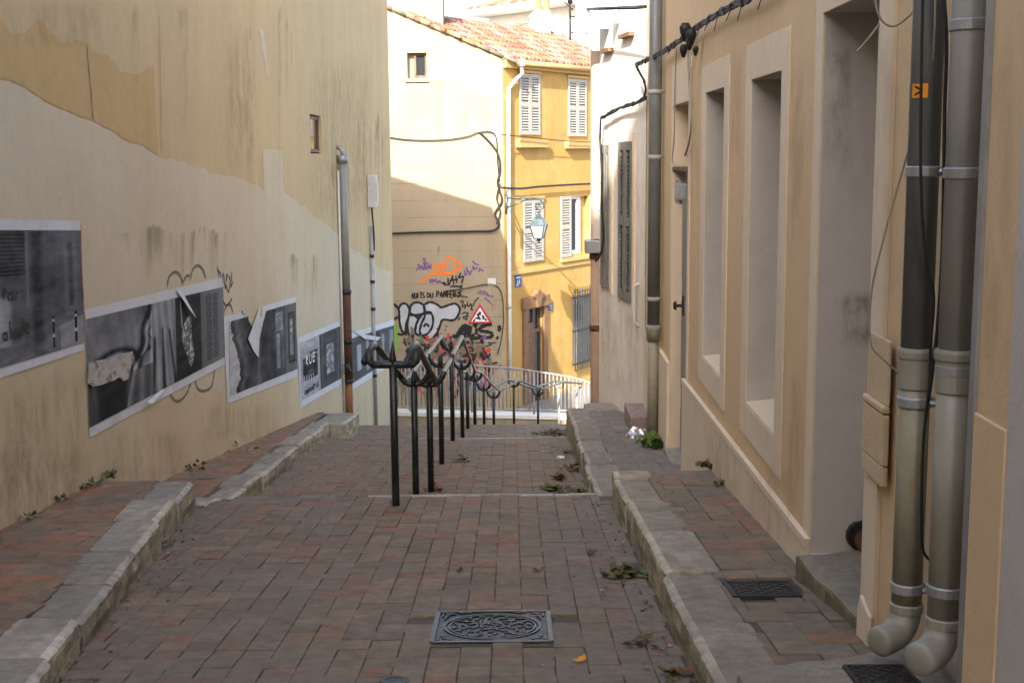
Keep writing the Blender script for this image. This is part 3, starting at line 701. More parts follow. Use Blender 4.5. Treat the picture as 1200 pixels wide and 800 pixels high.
for r_ in range(1, 9):
    cur = [(ca + (a - ca) * r_ / 8, cb_ + (b - cb_) * r_ / 8) for a, b in P_]
    for q in range(len(P_)):
        q2 = (q + 1) % len(P_)
        for w0 in range(5):
            l_ = lambda A, B_, t: (A[0] + (B_[0] - A[0]) * t, A[1] + (B_[1] - A[1]) * t)
            k4 = [l_(prev[q], prev[q2], w0 / 5), l_(prev[q], prev[q2], (w0 + 1) / 5), l_(cur[q], cur[q2], (w0 + 1) / 5), l_(cur[q], cur[q2], w0 / 5)]
            f_ = noise.fractal(Vector((k4[2][0] * 9, k4[2][1] * 9, 3)), 1, 2, 4); c_ = (.50, .46, .40) if f_ < .12 else ((.40, .31, .2) if f_ < .35 else (.2, .18, .16)); tp.cur = tuple(v_ * (1 + .2 * f_) for v_ in c_)
            tp.quad(*[LW.at(a, b, .021 + .012 * abs(noise.noise(Vector((a * 5, b * 5, 1))))) for a, b in k4])
    prev = cur
tp.build('torn_patch', M['print'], t, attr=True)
fl = MB()
def flap(mb, pl, tri, offs): mb.add([pl.at(*pl.hit(*p), o) for p, o in zip(tri, offs)], [tuple(range(len(tri)))])
flap(fl, LW, [(203, 338), (211, 342), (224, 373), (214, 362)], [.021, .021, .05, .06]); fl.build('torn_flap', M['paper'], t); fl = MB(); flap(fl, LW, [(165, 471), (185, 457), (190, 456), (170, 473)], [.05, .022, .022, .06]); fl.build('torn_flap', M['paper'], t)
t, f, fi = poster('poster with a large curling torn white flap beside its middle', [(261, 371), (345, 348), (348, 441), (265, 473)], [(267, 377), (345.5, 354), (347.5, 432), (268, 464)], ph3, 120, 80, 3,
    hole=lambda u, v: v > .45 + abs(u - .33) * 3.4 and .24 < u < .5 and v > .99 - (u - .22) * 2.2)
fl = MB(); flap(fl, LW, [(302.5, 359), (302, 400), (301, 419), (294, 411), (287, 397)], [.02, .02, .02, .03, .035]); fl.build('torn_flap', M['paper'], t)
B('prism', LW, [LW.hit(*p) for p in [(282, 364), (286, 363), (287, 367), (283, 368)]], .012, .02).build('blue_tape', M['signblue'], t)
t, f, fi = poster('two-panel poster just before the rusty downpipe, with white street-sign lettering panel', [(347.5, 396), (397, 376), (399, 450), (351, 478)], [(350, 402), (397.5, 382), (398.8, 443), (352.5, 469)], ph4, 90, 80, 4)
txt = MB()
for pts in ([(357, 417), (357, 427)], [(357, 417), (359, 420), (357, 422), (359, 427)], [(361, 415.5), (361, 424), (363, 424), (363, 414.5)], [(367, 413), (365, 414), (365, 423), (367, 422)], [(365, 418), (367, 417)]):
    txt.ribbon(LW, [LW.hit(*p) for p in pts], .03, .02, 3, .05)
for k in range(5): txt.ribbon(LW, [LW.hit(355 + k * 2.7, 441 - k), LW.hit(355.2 + k * 2.7, 452 - k * 1.2)], .03, .02, 2, .05); 
txt.build('lettering', M['signwhite'], t)
t, f, fi = poster('farthest poster strip behind the conduit, reaching the corner of the wall', [(408, 391), (461, 374), (462, 425), (410, 458)], [(409, 397), (461, 381), (461.8, 418), (410.5, 450)], ph5, 80, 50, 5)
fl = MB(); flap(fl, LW, [(411, 386), (425, 392), (441, 395), (438, 399), (424, 397)], [.02, .06, .09, .08, .05]); fl.build('torn_flap', M['paper'], t)

# ---- left downpipe, meter box, conduit
def on_wall_pts(pl, L, off): return [pl.p(x, y, off) for x, y in L]
a_p, _ = LW.hit(398, 300); PB = LW.at(a_p, 0, .09)
def zpx(pl, a, py, off):   # height on the wall at column a that projects to row py
    lo_, hi_ = -8.0, 9.0
    for _ in range(50):
        m_ = (lo_ + hi_) / 2; d = pl.at(a, m_, off) - CAM; yy = 400 - FPX * d.dot(_U) / d.dot(_F)
        if yy < py: hi_ = m_
        else: lo_ = m_
    return lo_
Z = lambda py: zpx(LW, a_p, py, .09)
dp = thing('downpipe', (PB.x, PB.y, Z(495)), 'beige downpipe turning rusty brown below, fixed to the poster wall', 'downpipe')
V = lambda z: Vector((PB.x, PB.y, z))
B('tube', [V(Z(340)), V(Z(190))], .068, 14).build('pipe', M['pipeclean'], dp, smooth=True)
B('tube', [V(Z(447)), V(Z(339))], .074, 14).build('iron_pipe', M['rust'], dp, smooth=True)
B('tube', [V(Z(500)), V(Z(446))], .064, 14).build('rusted_foot', M['rustlight'], dp, smooth=True)
m = MB(); m.tube([V(Z(191)), V(Z(182))], .088, 14); m.tube([V(Z(183)), V(Z(178)), V(Z(176)) + Vector((-.03, 0, .03)), V(Z(175)) + Vector((-.09, 0, .03))], .035, 10); m.build('cap', M['zinc'], dp, smooth=True)
m = MB()
for py in (342, 400, 446): B('tube', [V(Z(py) - .03), V(Z(py) + .03)], .086, 14).build('collar', M['cast'], dp, smooth=True)
m.tube([V(Z(433)), V(Z(433)) + Vector((.02, -.16, 0)), V(Z(428)) + Vector((.0, -.2, .05))], .045, 10); m.build('branch', M['cast'], dp, smooth=True)
B('tube', [LW.at(a_p - .12, Z(500), .03), LW.at(a_p - .12, Z(200), .03)], .018, 8).build('white_conduit', M['whitepaint'], dp, smooth=True)
a_m, _ = LW.hit(431, 220); zt, zb = zpx(LW, a_m, 205, .1), zpx(LW, a_m, 243, .1)
mb_ = thing('meter_box', LW.at(a_m, zb, 0), 'small white utility box on the wall above a thin conduit', 'utility box')
B('pbox', LW, a_m - .16, a_m + .16, zb, zt, .005, .17).build('box_case', M['meter'], mb_, bevel=.02)
m = MB(); m.pbox(LW, a_m - .12, a_m + .12, zb + .1, zt - .1, .172, .185); m.build('box_lid', M['meter'], mb_, bevel=.01)
cdt = thing('conduit', LW.at(a_m, zpx(LW, a_m, 500, .04), .03), 'thin grey conduit dropping from the utility box past the posters', 'conduit')
m = MB(); m.tube([LW.at(a_m, zpx(LW, a_m, 502, .05), .05), LW.at(a_m, zb - .35, .05)], .035, 8); m.build('pipe', M['pipegrey'], cdt, smooth=True)
m = MB(); m.tube([LW.at(a_m - .02, zb, .07), LW.at(a_m - .03, zb - .5, .1), LW.at(a_m + .03, zb - .8, .09), LW.at(a_m + .15, zb - .85, .06)], .016, 6); m.build('lead_cable', M['cable'], cdt, smooth=True)
m = MB()
for py in (300, 330, 362, 440): z = zpx(LW, a_m, py, .05); B('tube', [LW.at(a_m, z - .03, .05), LW.at(a_m, z + .03, .05)], .045, 8).build('clip', M['cast'], cdt)

# ------------------------------------------------------------------ right building
RTOP = 4.2
rb_ = thing('townhouse', (rwx(8) + 2, 8, -1), 'sand-coloured townhouse with pale trim, tall window niches and a deep grey doorway', 'house')
W1 = rect(RW, 878, 913, 95, 476); _ = RW.hit(878, 95)
W1 = (RW.hit(913, 300)[0], RW.hit(878, 300)[0], RW.hit(878, 476)[1], RW.hit(878, 95)[1])
W2 = (RW.hit(847, 300)[0], RW.hit(825.5, 300)[0], RW.hit(825.5, 420)[1], RW.hit(825.5, 110)[1])
DR = (RW.hit(806, 300)[0], RW.hit(788, 300)[0], -1.75, RW.hit(806, 119)[1])
DW = (RW.hit(1027, 300)[0], RW.hit(960, 300)[0], RW.hit(958, 648)[1] - .04, RW.hit(1000, 1)[1])
RC = (RW.hit(1147, 300)[0], RW.hit(1058, 300)[0], -1.0, RTOP - .3)
RA1 = RW.hit(757, 300)[0]
wm = MB(); wall_grid(wm, RW, -8.5, RA1, -7, RTOP, [W1, W2, DR, DW, RC])
B0, B1 = RW.at(-8.5, 0), RW.at(RA1, 0)
wm.hexa([(B1.x, B1.y, -7), (B1.x + 7, B1.y, -7), (B1.x + 7, B1.y - .3, -7), (B1.x + .5, B1.y - .3, -7)], [(B1.x, B1.y, RTOP), (B1.x + 7, B1.y, RTOP), (B1.x + 7, B1.y - .3, RTOP), (B1.x + .5, B1.y - .3, RTOP)])
wm.quad((B0.x, B0.y, -7), (B0.x + 7, B0.y, -7), (B0.x + 7, B0.y, RTOP), (B0.x, B0.y, RTOP)); wm.quad((B0.x + 7, B0.y, -7), (B1.x + 7, B1.y, -7), (B1.x + 7, B1.y, RTOP), (B0.x + 7, B0.y, RTOP))
rwall = wm.build('wall', M['rw_ochre'], rb_)
B('hexa', [(B0.x - .1, B0.y, RTOP), (B0.x + 7, B0.y, RTOP), (B1.x + 7, B1.y, RTOP), (B1.x - .1, B1.y, RTOP)], [(B0.x - .1, B0.y, RTOP + .12), (B0.x + 7, B0.y, RTOP + 1.2), (B1.x + 7, B1.y, RTOP + 1.2), (B1.x - .1, B1.y, RTOP + .12)]).build('roof', M['terracotta'], rb_)
for W in (W1, W2): m = MB(); reveal(m, RW, W, .42, True); m.build('niche_lining', M['rw_grey'], rwall)
m = MB(); reveal(m, RW, DW, .62, True); m.build('doorway_lining', M['rw_grey'], rwall)
m = MB(); reveal(m, RW, RC, .17, True); m.build('pipe_recess', M['rw_pale'], rwall)
m = MB(); reveal(m, RW, DR, .16, False); m.build('door_reveal', M['rw_pale'], rwall)
for W, lab in ((W1, None), (W2, None)):
    a0, a1, b0, b1 = W; m = MB()
    for (p, q, r_, s_) in ((a0, a0 + .07, b0, b1), (a1 - .07, a1, b0, b1), (a0 + .071, a1 - .071, b0, b0 + .08), (a0 + .071, a1 - .071, b1 - .07, b1), ((a0 + a1) / 2 - .03, (a0 + a1) / 2 + .03, b0 + .081, b1 - .071)):
        m.pbox(RW, p, q, r_, s_, -.415, -.37)
    wn = m.build('window', M['shutter'], rb_)
    m = MB(); m.pbox(RW, a0 + .072, (a0 + a1) / 2 - .032, b0 + .083, b1 - .073, -.40, -.39); m.pbox(RW, (a0 + a1) / 2 + .032, a1 - .072, b0 + .083, b1 - .073, -.40, -.39); m.build('pane', M['glass'], wn)
    m = MB(); m.hexa([RW.at(a0 + .003, b0 + .001, -.41), RW.at(a1 - .003, b0 + .001, -.41), RW.at(a1 - .003, b0 + .001, .006), RW.at(a0 + .003, b0 + .001, .006)], [RW.at(a0 + .003, b0 + .05, -.41), RW.at(a1 - .003, b0 + .05, -.41), RW.at(a1 - .003, b0 + .012, .006), RW.at(a0 + .003, b0 + .012, .006)]); m.build('sill', M['rw_pale'], wn)
# pale surrounds, plinth, pilaster trim
m = MB()
def surround(W, wd, wtop, wbot):
    a0, a1, b0, b1 = W; o = .009
    m.pbox(RW, a0 - wd, a0, b0 - wbot, b1 + wtop, .0, o); m.pbox(RW, a1, a1 + wd, b0 - wbot, b1 + wtop, .0, o)
    m.pbox(RW, a0 + .001, a1 - .001, b1, b1 + wtop, 0, o); m.pbox(RW, a0 + .001, a1 - .001, b0 - wbot, b0, 0, o)
surround(W1, .19, .21, .2); surround(W2, .2, .2, .2)
a0, a1, b0, b1 = DR; m.pbox(RW, a0 - .12, a0, b0, b1 + .35, 0, .009); m.pbox(RW, a1, a1 + .12, b0, b1 + .35, 0, .009); m.pbox(RW, a0 + .001, a1 - .001, b1, b1 + .35, 0, .009)
a0, a1, b0, b1 = DW; m.pbox(RW, a1, a1 + .14, b0 - .2, b1 + .25, 0, .012)
aP = RW.hit(1043, 300)[0]; m.pbox(RW, aP, DW[0], -.9, RTOP - .4, 0, .02)
m.pbox(RW, DW[0] + .001, a1, b1, b1 + .25, 0, .012)
m.build('surround', M['rw_pale'], rwall, bevel=.002)
pt = [RW.hit(*p) for p in [(951, 641), (803, 449)]]
pl1 = [(pt[0][0], -1.4), (pt[1][0], -1.9), (pt[1][0], pt[1][1]), (pt[0][0], pt[0][1])]
m = MB(); m.prism(RW, pl1, 0, .028)
q0 = RW.hit(786, 423)[0]; q1 = RW.hit(768, 404)[0]; zq = RW.hit(786, 425)[1]
m.prism(RW, [(q0, -2.4), (q1 + .9, -2.4), (q1 + .9, zq + .02), (q0, zq)], 0, .035)
m.build('plinth', M['rw_pale'], rwall, bevel=.004)
m = MB(); m.prism(RW, [(pt[0][0], pt[0][1]), (pt[1][0], pt[1][1]), (pt[1][0], pt[1][1] + .045), (pt[0][0], pt[0][1] + .045)], .003, .036); m.build('plinth_cap', M['rw_pale'], rwall, bevel=.004)
# pilaster mouldings between doorway and pipes
al, ah = RW.hit(1057, 300)[0], RW.hit(1031, 300)[0]
ZP = lambda py: RW.hit(1040, py)[1]
m = MB()
m.prism(RW, [(al, ZP(470)), (ah, ZP(470)), (ah, ZP(393)), (al, ZP(393))], .022, .034)
m.prism(RW, [(al, ZP(540)), (ah + .012, ZP(540)), (ah + .012, ZP(480)), (al, ZP(480))], .022, .046)
m.prism(RW, [(al, ZP(478)), (ah, ZP(478)), (ah, ZP(470)), (al, ZP(470))], .022, .05)
m.prism(RW, [(al, ZP(565)), (ah, ZP(565)), (ah, ZP(541)), (al, ZP(541))], .022, .045)
m.build('moulding', plaster('moulding_plaster', (.62, .475, .30), (.57, .435, .275), (.48, .37, .24), .4, bump=.9), rwall, bevel=.008)
m = MB(); m.prism(RW, [(ah - .16, -.6), (ah + .02, -.6), (ah + .016, ZP(742)), (ah - .02, ZP(722)), (ah - .16, ZP(735))], .022, .04); m.build('patched_foot', M['rw_pale'], rwall, bevel=.02)
aE = RC[0]; aR = RW.hit(1193, 300)[0]; m = MB()
m.pbox(RW, aE - .045, aE - .001, -.9, RTOP - .5, 0, .012); m.build('edge_strip', M['zinc'], rwall)
m = MB(); zs = RW.hit(1190, 508)[1]
m.pbox(RW, aR, aE - .046, -.9, zs, .0, .012); m.build('pilaster_foot', M['rw_ochre'], rwall, bevel=.006)
m = MB(); m.pbox(RW, aE - .9, aR - .001, -.9, RTOP - .5, 0, .006); m.build('grey_render', M['rw_grey'], rwall)
# narrow door
for x0, x1, y0, y1, k, mm_ in ((962, 1026, 30, 330, .35, 'd_mold'),):
    pass
JP = PL(RW.at(DW[1], 0, 0), (1, 0, 0), (0, -1, 0)); 
decal(JP, pxq(JP, 985, 1026, 340, 410), soft(.9), M['d_mold'], .004, rwall); decal(JP, pxq(JP, 962, 1000, 20, 200), soft(.5), M['d_mold'], .005, rwall); decal(JP, pxq(JP, 975, 1026, 60, 260), soft(.35), M['d_damp'], .006, rwall)
for x0, x1, y0, y1, k in ((925, 947, 60, 300, .4), (855, 872, 50, 200, .35), (922, 946, 420, 620, .4), (806, 822, 60, 250, .35)):
    decal(RW, pxq(RW, x0, x1, y0, y1), soft(k), M['d_damp'], .0025, rwall)
for x0, x1, y0, y1, k in ((880, 940, 545, 640, .45), (830, 880, 500, 590, .4)):
    decal(RW, pxq(RW, x0, x1, y0, y1), soft(k), M['d_grime'], .0305, rwall)
decal(RW, pxq(RW, 1150, 1192, 20, 480, ), soft(.35), M['d_ochre'], .004, rwall); decal(RW, pxq(RW, 1028, 1056, 20, 380), soft(.3), M['d_damp'], .0215, rwall)
a0, a1, b0, b1 = DR; zl = RW.hit(806, 197)[1]
m = MB(); m.pbox(RW, a0 + .003, a1 - .003, b0, zl - .03, -.15, -.09)
dr = m.build('door', M['doorgrey'], rb_, bevel=.004)
m = MB()
for (p, q) in ((.08, .30), (.36, .62), (.68, .95)):
    for (u0, u1) in ((.08, .47), (.53, .92)):
        m.pbox(RW, a0 + (a1 - a0) * u0, a0 + (a1 - a0) * u1, b0 + (zl - b0) * p, b0 + (zl - b0) * q, -.089, -.075)
m.build('door_panel', M['doorgrey'], dr, bevel=.01)
m = MB(); c = RW.at(a1 - .25, RW.hit(796, 363)[1], -.06)
m.tube([c, c + RW.n * .05], .015, 8); m.tube([c + RW.n * .05, c + RW.n * .075], [.045, .03], 8); m.pbox(RW, a1 - .29, a1 - .21, c.z - .09, c.z + .09, -.075, -.066); m.build('door_knob', M['cable'], dr)
m = MB(); m.pbox(RW, a0 + .003, a1 - .003, b0, RW.hit(800, 430)[1] * .0 + b0 + .55, -.089, -.072); m.build('kick_plate', M['zinc'], dr)
m = MB(); m.pbox(RW, a0 + .002, a1 - .002, zl - .03, zl, -.15, .01); tr = m.build('transom', M['wood'], rb_)
m = MB(); m.pbox(RW, a0 + .01, a1 - .01, zl + .001, b1 - .01, -.15, -.13); m.build('transom_panel', M['rw_grey'], tr)
zb_ = RW.hit(800, 224)[1]
eb = thing('junction_box', RW.at(a0 + .3, zb_, 0), 'small metal junction box above the narrow grey-green door', 'junction box')
m = MB(); m.pbox(RW, a0 + .1, a0 + .42, zb_ - .07, zb_ + .07, -.02, .07); m.build('box_case', M['zinc'], eb, bevel=.01)
m = MB()
for k in (.16, .26, .36): m.tube([RW.at(a0 + k, zb_ - .1, .05), RW.at(a0 + k, zb_ + .1, .05)], .018, 8)
m.build('clamp', M['zinc'], eb)
# doorsteps
def stone_block(mb, p0, p1, p2, p3, h, seed, colr, n=10, side=None):
    """four top corners, worn top edges"""
    mb.cur = colr; P4 = [Vector(p) for p in (p0, p1, p2, p3)]; rows = []
    for i in range(n + 1):
        for j in range(n + 1):
            u, v = i / n, j / n; q = (P4[0] * (1 - u) + P4[1] * u) * (1 - v) + (P4[3] * (1 - u) + P4[2] * u) * v
            e = min(i, j, n - i, n - j); q = q + Vector((0, 0, noise.noise(q * 7 + Vector((seed, 0, 0))) * .008 - (.010 if e == 0 else 0) - (max(0, noise.noise(q * 3 + Vector((0, seed, 0)))) * .03 if e == 0 else 0)))
            rows.append(q)
    k = n + 1; o = len(mb.v); fs = [(i * k + j, (i + 1) * k + j, (i + 1) * k + j + 1, i * k + j + 1) for i in range(n) for j in range(n)]
    ring = [i * k for i in range(n + 1)] + [n * k + j for j in range(1, n + 1)] + [i * k + n for i in range(n - 1, -1, -1)] + [j for j in range(n - 1, 0, -1)]
    vs = list(rows); b0 = len(vs)
    mid = [Vector((rows[i].x, rows[i].y, rows[i].z)) for i in ring]
    cx = sum(P4, Vector()) / 4
    for q in mid:
        d = (q - cx); d.z = 0; d = d.normalized() * .006; vs.append(q + d + Vector((0, 0, -.015)))
    for q in mid:
        z = noise.noise(q * 9) * .008; d = (q - cx); d.z = 0; d = d.normalized() * z; vs.append(q + d + Vector((0, 0, -h)))
    L = len(ring)
    for i in range(L):
        j = (i + 1) % L; fs += [(ring[i], ring[j], b0 + j, b0 + i), (b0 + i, b0 + j, b0 + L + j, b0 + L + i)]
    o0 = len(mb.c); mb.add(vs, fs)
    if side:
        for q in range(o0 + n * n, len(mb.c)): mb.c[q] = tuple(v_ * (1 + .5 * noise.noise(Vector((q * .37, seed, 0)))) for v_ in side)
zst = DW[2] + .04
m = MB(); s_a0, s_a1 = DW[0] - .02, DW[1] + .12
p_o1 = ground(934, 648, lambda y: zst); p_o0 = ground(1009, 726, lambda y: zst)
stone_block(m, p_o0, RW.at(DW[0] - .02, zst, -.60), RW.at(DW[1] + .02, zst, -.60), p_o1, .35, 3, (.26, .225, .165), side=(.20, .165, .095))
m.build('doorstep', M['stone'], rb_, attr=True, smooth=False)
m = MB(); zz = RW.hit(795, 545)[1] + .02
stone_block(m, RW.at(DR[0], zz, .06), RW.at(DR[0], zz, -.15), RW.at(DR[1], zz, -.15), RW.at(DR[1], zz, .06), .3, 5, (.32, .29, .24)); m.build('doorstep', M['stone'], rb_, attr=True)
# rusty cover of a foot scraper / vent inside the doorway
yj = RW.at(DW[1], 0).y; c = on_y(1013, 633, yj - .06)
sp_ = thing('drain_stub', (c.x, c.y, zst), 'short rusty drain pipe stub poking from the bottom of the grey doorway', 'drain pipe')
B('tube', [c + Vector((0, .1, .0)), c + Vector((.02, -.06, -.02)), c + Vector((.05, -.2, -.06))], .05, 14).build('pipe', M['rust'], sp_, smooth=True)
B('tube', [c + Vector((-.005, .075, .01)), c + Vector((0, .035, .01))], .072, 14).build('collar', M['cast'], sp_)
# slab in front of the pipes
sl = [ground(865, 786, lambda y: srw_a(4.25) + .09), None]
zsl = sl[0].z
m = MB(); stone_block(m, (sl[0].x, 3.0, zsl + .09), (sl[0].x, sl[0].y, zsl), (rwx(4.5) + .1, 4.5, zsl - .012), (rwx(3) + .02, 3.0, zsl + .09), .4, 9, (.30, .265, .20), 26)
m.build('sidewalk_slab', M['stone'], attr=True, kind='structure')

# ---- near pipes
def pipe_stack(px_c, yv, rad, name_lab, py_joint, py_foot, m_top, m_low, group, curl, col_px):
    c = on_y(px_c, 300, yv); x, y = c.x, c.y
    def zr(py): 
        d = Vector((x, y, 0)) - CAM; lo_, hi_ = -3., 8.
        for _ in range(50):
            mm = (lo_ + hi_) / 2; q = Vector((x, y, mm)) - CAM
            if 400 - FPX * q.dot(_U) / q.dot(_F) < py: hi_ = mm
            else: lo_ = mm
        return lo_
    zj, zf = zr(py_joint), zr(py_foot)
    t = thing('downpipe', (x, y, zf - rad), name_lab, 'downpipe', group)
    B('tube', [(x, y, zj), (x, y, RTOP - .35)], rad, 24).build('upper_pipe', m_top, t, smooth=True)
    el = [Vector((x, y, zf + .16))]; rr = .085
    for k in range(9):
        an = math.pi / 2 * k / 8; el.append(Vector((x, y, zf)) + Vector((curl[0], curl[1], 0)) * rr * (1 - math.cos(an)) + Vector((0, 0, .16 - rr * 1.05 * math.sin(an) - .02)))
    el.append(el[-1] + Vector((curl[0], curl[1], -.05)) * .05)
    B('tube', [(x, y, zj - .01), (x, y, zf + .155)], rad * .99, 24).build('lower_pipe', m_low, t, smooth=True)
    d_ = (el[-1] - el[-2]).normalized(); ne = len(el); el += [el[-1] + d_ * rad * q for q in (.15, .27, .34)]
    B('tube', el, [rad * 1.02] * ne + [rad * .97, rad * .82, rad * .5], 24).build('elbow', M['pipeclean'], t, smooth=True)
    B('lathe', (x, y, zf + .125), [(rad * 1.03, 0), (rad * 1.1, .004), (rad * 1.1, .03), (rad * 1.0, .034)], 24).build('joint_ring', M['pipeclean'], t)
    m = MB(); m.lathe((x, y, zj - .13), [(rad * 1.02, 0), (rad * 1.09, .004), (rad * 1.10, .10), (rad * 1.19, .108), (rad * 1.2, .128), (rad * 1.14, .138), (rad * 1.01, .14)], 24); m.build('collar', M['pipeclean'], t)
    for py in col_px:
        z = zr(py); m = MB(); m.lathe((x, y, z - .018), [(rad * 1.05, 0), (rad * 1.12, .004), (rad * 1.12, .032), (rad * 1.05, .036)], 24)
        k = Vector((x, y, z)) + Vector((.75, -.66, 0)) * rad * 1.1; m.tube([k, k + Vector((.75, -.4, 0)) * .03], .012, 8); m.tube([Vector((x, y, z)), Vector((x + .16, y, z))], .009, 6); m.build('bracket', M['zinc'], t)
    return t, x, y, zr
g_ = 'downpipes in the recess by the doorway'
t1_, x1, y1, zr1 = pipe_stack(1078, 4.22, .051, 'near downpipe with dark upper length, stained beige foot and an orange arrow sticker', 410, 757, M['pipedark'], M['pipebeige'], g_, (-.8, -.55), (201, 470, 687))
t2_, x2, y2, zr2 = pipe_stack(1125, 3.98, .055, 'downpipe with lighter grey upper length and clean putty foot, closest to the pilaster', 412, 776, M['pipegrey'], M['pipeclean'], g_, (-.75, -.65), (30, 203, 433, 690))
zs = zr1(107); st = MB()
def curved(mb, x, y, r, z0, z1, an0, an1, n=8):
    for i in range(n):
        p = [an0 + (an1 - an0) * (i + k) / n for k in (0, 1)]
        mb.quad((x + r * math.cos(p[0]), y + r * math.sin(p[0]), z0), (x + r * math.cos(p[1]), y + r * math.sin(p[1]), z0), (x + r * math.cos(p[1]), y + r * math.sin(p[1]), z1), (x + r * math.cos(p[0]), y + r * math.sin(p[0]), z1))
curved(st, x1, y1, .0518, zs - .022, zs + .022, R(195), R(258)); st.build('arrow_sticker', M['sticker'], t1_)
st = MB()
for k in range(2):
    for i in range(6):
        s = -1 if k else 1; u = i / 6; an = R(210 + 30 * u); an2 = R(210 + 30 * (u + 1 / 6)); za = zs + s * .014 * (1 - u); zc = zs + s * .014 * (1 - u - 1 / 6); r = .0524
        st.quad((x1 + r * math.cos(an), y1 + r * math.sin(an), za - .004), (x1 + r * math.cos(an2), y1 + r * math.sin(an2), zc - .004), (x1 + r * math.cos(an2), y1 + r * math.sin(an2), zc + .004), (x1 + r * math.cos(an), y1 + r * math.sin(an), za + .004))
st.build('arrow_mark', M['black'], t1_)
def cable(L, Y, r, m, lab, name='cable', group=None, fn=None):
    P = [on_y(px, py, Y(i) if callable(Y) else Y) if fn is None else fn(px, py) for i, (px, py) in enumerate(L)]
    q = []; PP = [P[0]] + P + [P[-1]]
    for i in range(1, len(PP) - 2):
        for k in range(6):
            t = k / 6; p0, p1, p2, p3 = PP[i - 1], PP[i], PP[i + 1], PP[i + 2]
            q.append(.5 * ((2 * p1) + (p2 - p0) * t + (2 * p0 - 5 * p1 + 4 * p2 - p3) * t * t + (3 * p1 - p0 - 3 * p2 + p3) * t ** 3))
    q.append(P[-1]); return B('tube', q, r, 7).build(name, m, smooth=True, label=lab, cat='cable', group=group)
gc = 'cables hanging round the downpipes'
cable([(1083, -60), (1080, 60), (1079, 200), (1084, 300), (1094, 345), (1091, 400), (1089, 450), (1082, 520), (1080, 600), (1082, 645), (1098, 662)], 4.10, .005, M['cable'], 'black cable running down between the two downpipes to the ground', group=gc)
cable([(1101, -60), (1109, 40), (1107, 130), (1106, 210), (1104, 300), (1098, 390), (1088, 470)], 4.06, .006, M['cable'], 'thicker black cable behind the lighter downpipe, ending mid-height', group=gc)
cable([(1098, -60), (1095, 40), (1089, 100), (1062, 185), (1034, 285), (1021, 345), (1020, 400), (1032, 418), (1054, 438)], lambda i: 4.08 + .06 * min(i, 5), .0038, M['cablebeige'], 'long beige cable slanting across the dark downpipe and pilaster', group=gc)
cable([(1045, -30), (1037, 15), (1022, 40), (1004, 61)], 4.9, .004, M['cablebeige'], 'short cut beige cable dangling into the top of the doorway', group=gc)
cable([(1020, -30), (1030, 18), (1045, 31), (1062, 22), (1080, 2)], 4.45, .004, M['cablebeige'], 'beige cable looping across the pilaster top', group=gc)

# ---- facade downpipe at the far corner of the sand facade
y = 12.55; x = rwx(y) - .088
def zcol(x, y, py):
    lo_, hi_ = -6., 8.
    for _ in range(50):
        mm = (lo_ + hi_) / 2; q = Vector((x, y, mm)) - CAM
        if 400 - FPX * q.dot(_U) / q.dot(_F) < py: hi_ = mm
        else: lo_ = mm
    return lo_
zj, zf = zcol(x, y, 385), zcol(x, y, 506)
t = thing('downpipe', (x, y, zf), 'tall dark grey downpipe at the facade joint, pale at its foot', 'downpipe')
B('tube', [(x, y, zj), (x, y, RTOP + .1)], .062, 16).build('upper_pipe', M['pipedark'], t, smooth=True)
B('tube', [(x, y, srw_b(y) - .02), (x, y, zj - .01)], .055, 16).build('lower_pipe', M['pipebeige'], t, smooth=True)
m = MB(); m.lathe((x, y, zj - .12), [(.066, 0), (.07, .1), (.08, .12), (.08, .15), (.064, .16)], 16); m.build('collar', M['pipeclean'], t, smooth=True)
for py in (108, 184, 350): m = MB(); z = zcol(x, y, py); m.lathe((x, y, z - .02), [(.064, 0), (.07, .003), (.07, .036), (.064, .04)], 16); m.tube([(x, y, z), (x + .12, y, z)], .01, 6); m.build('bracket', M['pipegrey'], t, smooth=True)
rf = lambda off: (lambda px, py: RW.p(px, py, off))
ff = lambda off: (lambda px, py: FR.p(px, py, off))
gw = 'wires strung along the sand facade'
cable([(793, 52), (791, 100), (790, 160), (788, 188), (793, 196)], 0, .006, M['cablebeige'], 'thin wire dropping beside the narrow door opening', fn=rf(.02), group=gw)
cable([(806, 60), (808, 100), (810, 140), (808, 165), (803, 182)], 0, .009, M['cablebeige'], 'knotted wire hanging beside the transom above the narrow door', fn=rf(.03), group=gw)
# twisted overhead cable bundle
def bundle(pts, r, lab, amp=.02, nst=5, seed=0):
    t = thing('cable_bundle', pts[0], lab, 'cable bundle', 'dark cable bundles on the right-hand facades')
    rn = random.Random(seed); P = []
    for p, q in zip(pts, pts[1:]):
        n = max(2, int((q - p).length / .05))
        P += [p.lerp(q, i / n) for i in range(n)]
    P.append(pts[-1])
    for k in range(nst):
        ph = rn.uniform(0, 6.28); m = MB()
        m.tube([p + Vector((0, math.cos(i * .22 + ph), math.sin(i * .22 + ph))) * amp * (.7 + .6 * noise.noise(Vector((i * .17, k * 3.1, seed)))) + Vector((0, 0, amp * .8 * noise.noise(Vector((i * .31, k, seed + 5))))) for i, p in enumerate(P)], r, 6); m.build('strand', M['cable'], t, smooth=True)
    i = 4
    while i < len(P) - 2:
        m = MB(); d = (P[i + 1] - P[i]).normalized(); m.tube([P[i] - d * .006, P[i] + d * .006], amp * .8 + r * .5, 8)
        if rn.random() < .7: a_ = P[i] + Vector((-.01, 0, -amp)); m.tube([a_, a_ + Vector((-.02, rn.uniform(-.05, .05), rn.uniform(-.09, -.04)))], .003, 5)
        m.build('cable_tie', M['cable'], t); i += rn.randint(5, 11)
    return t
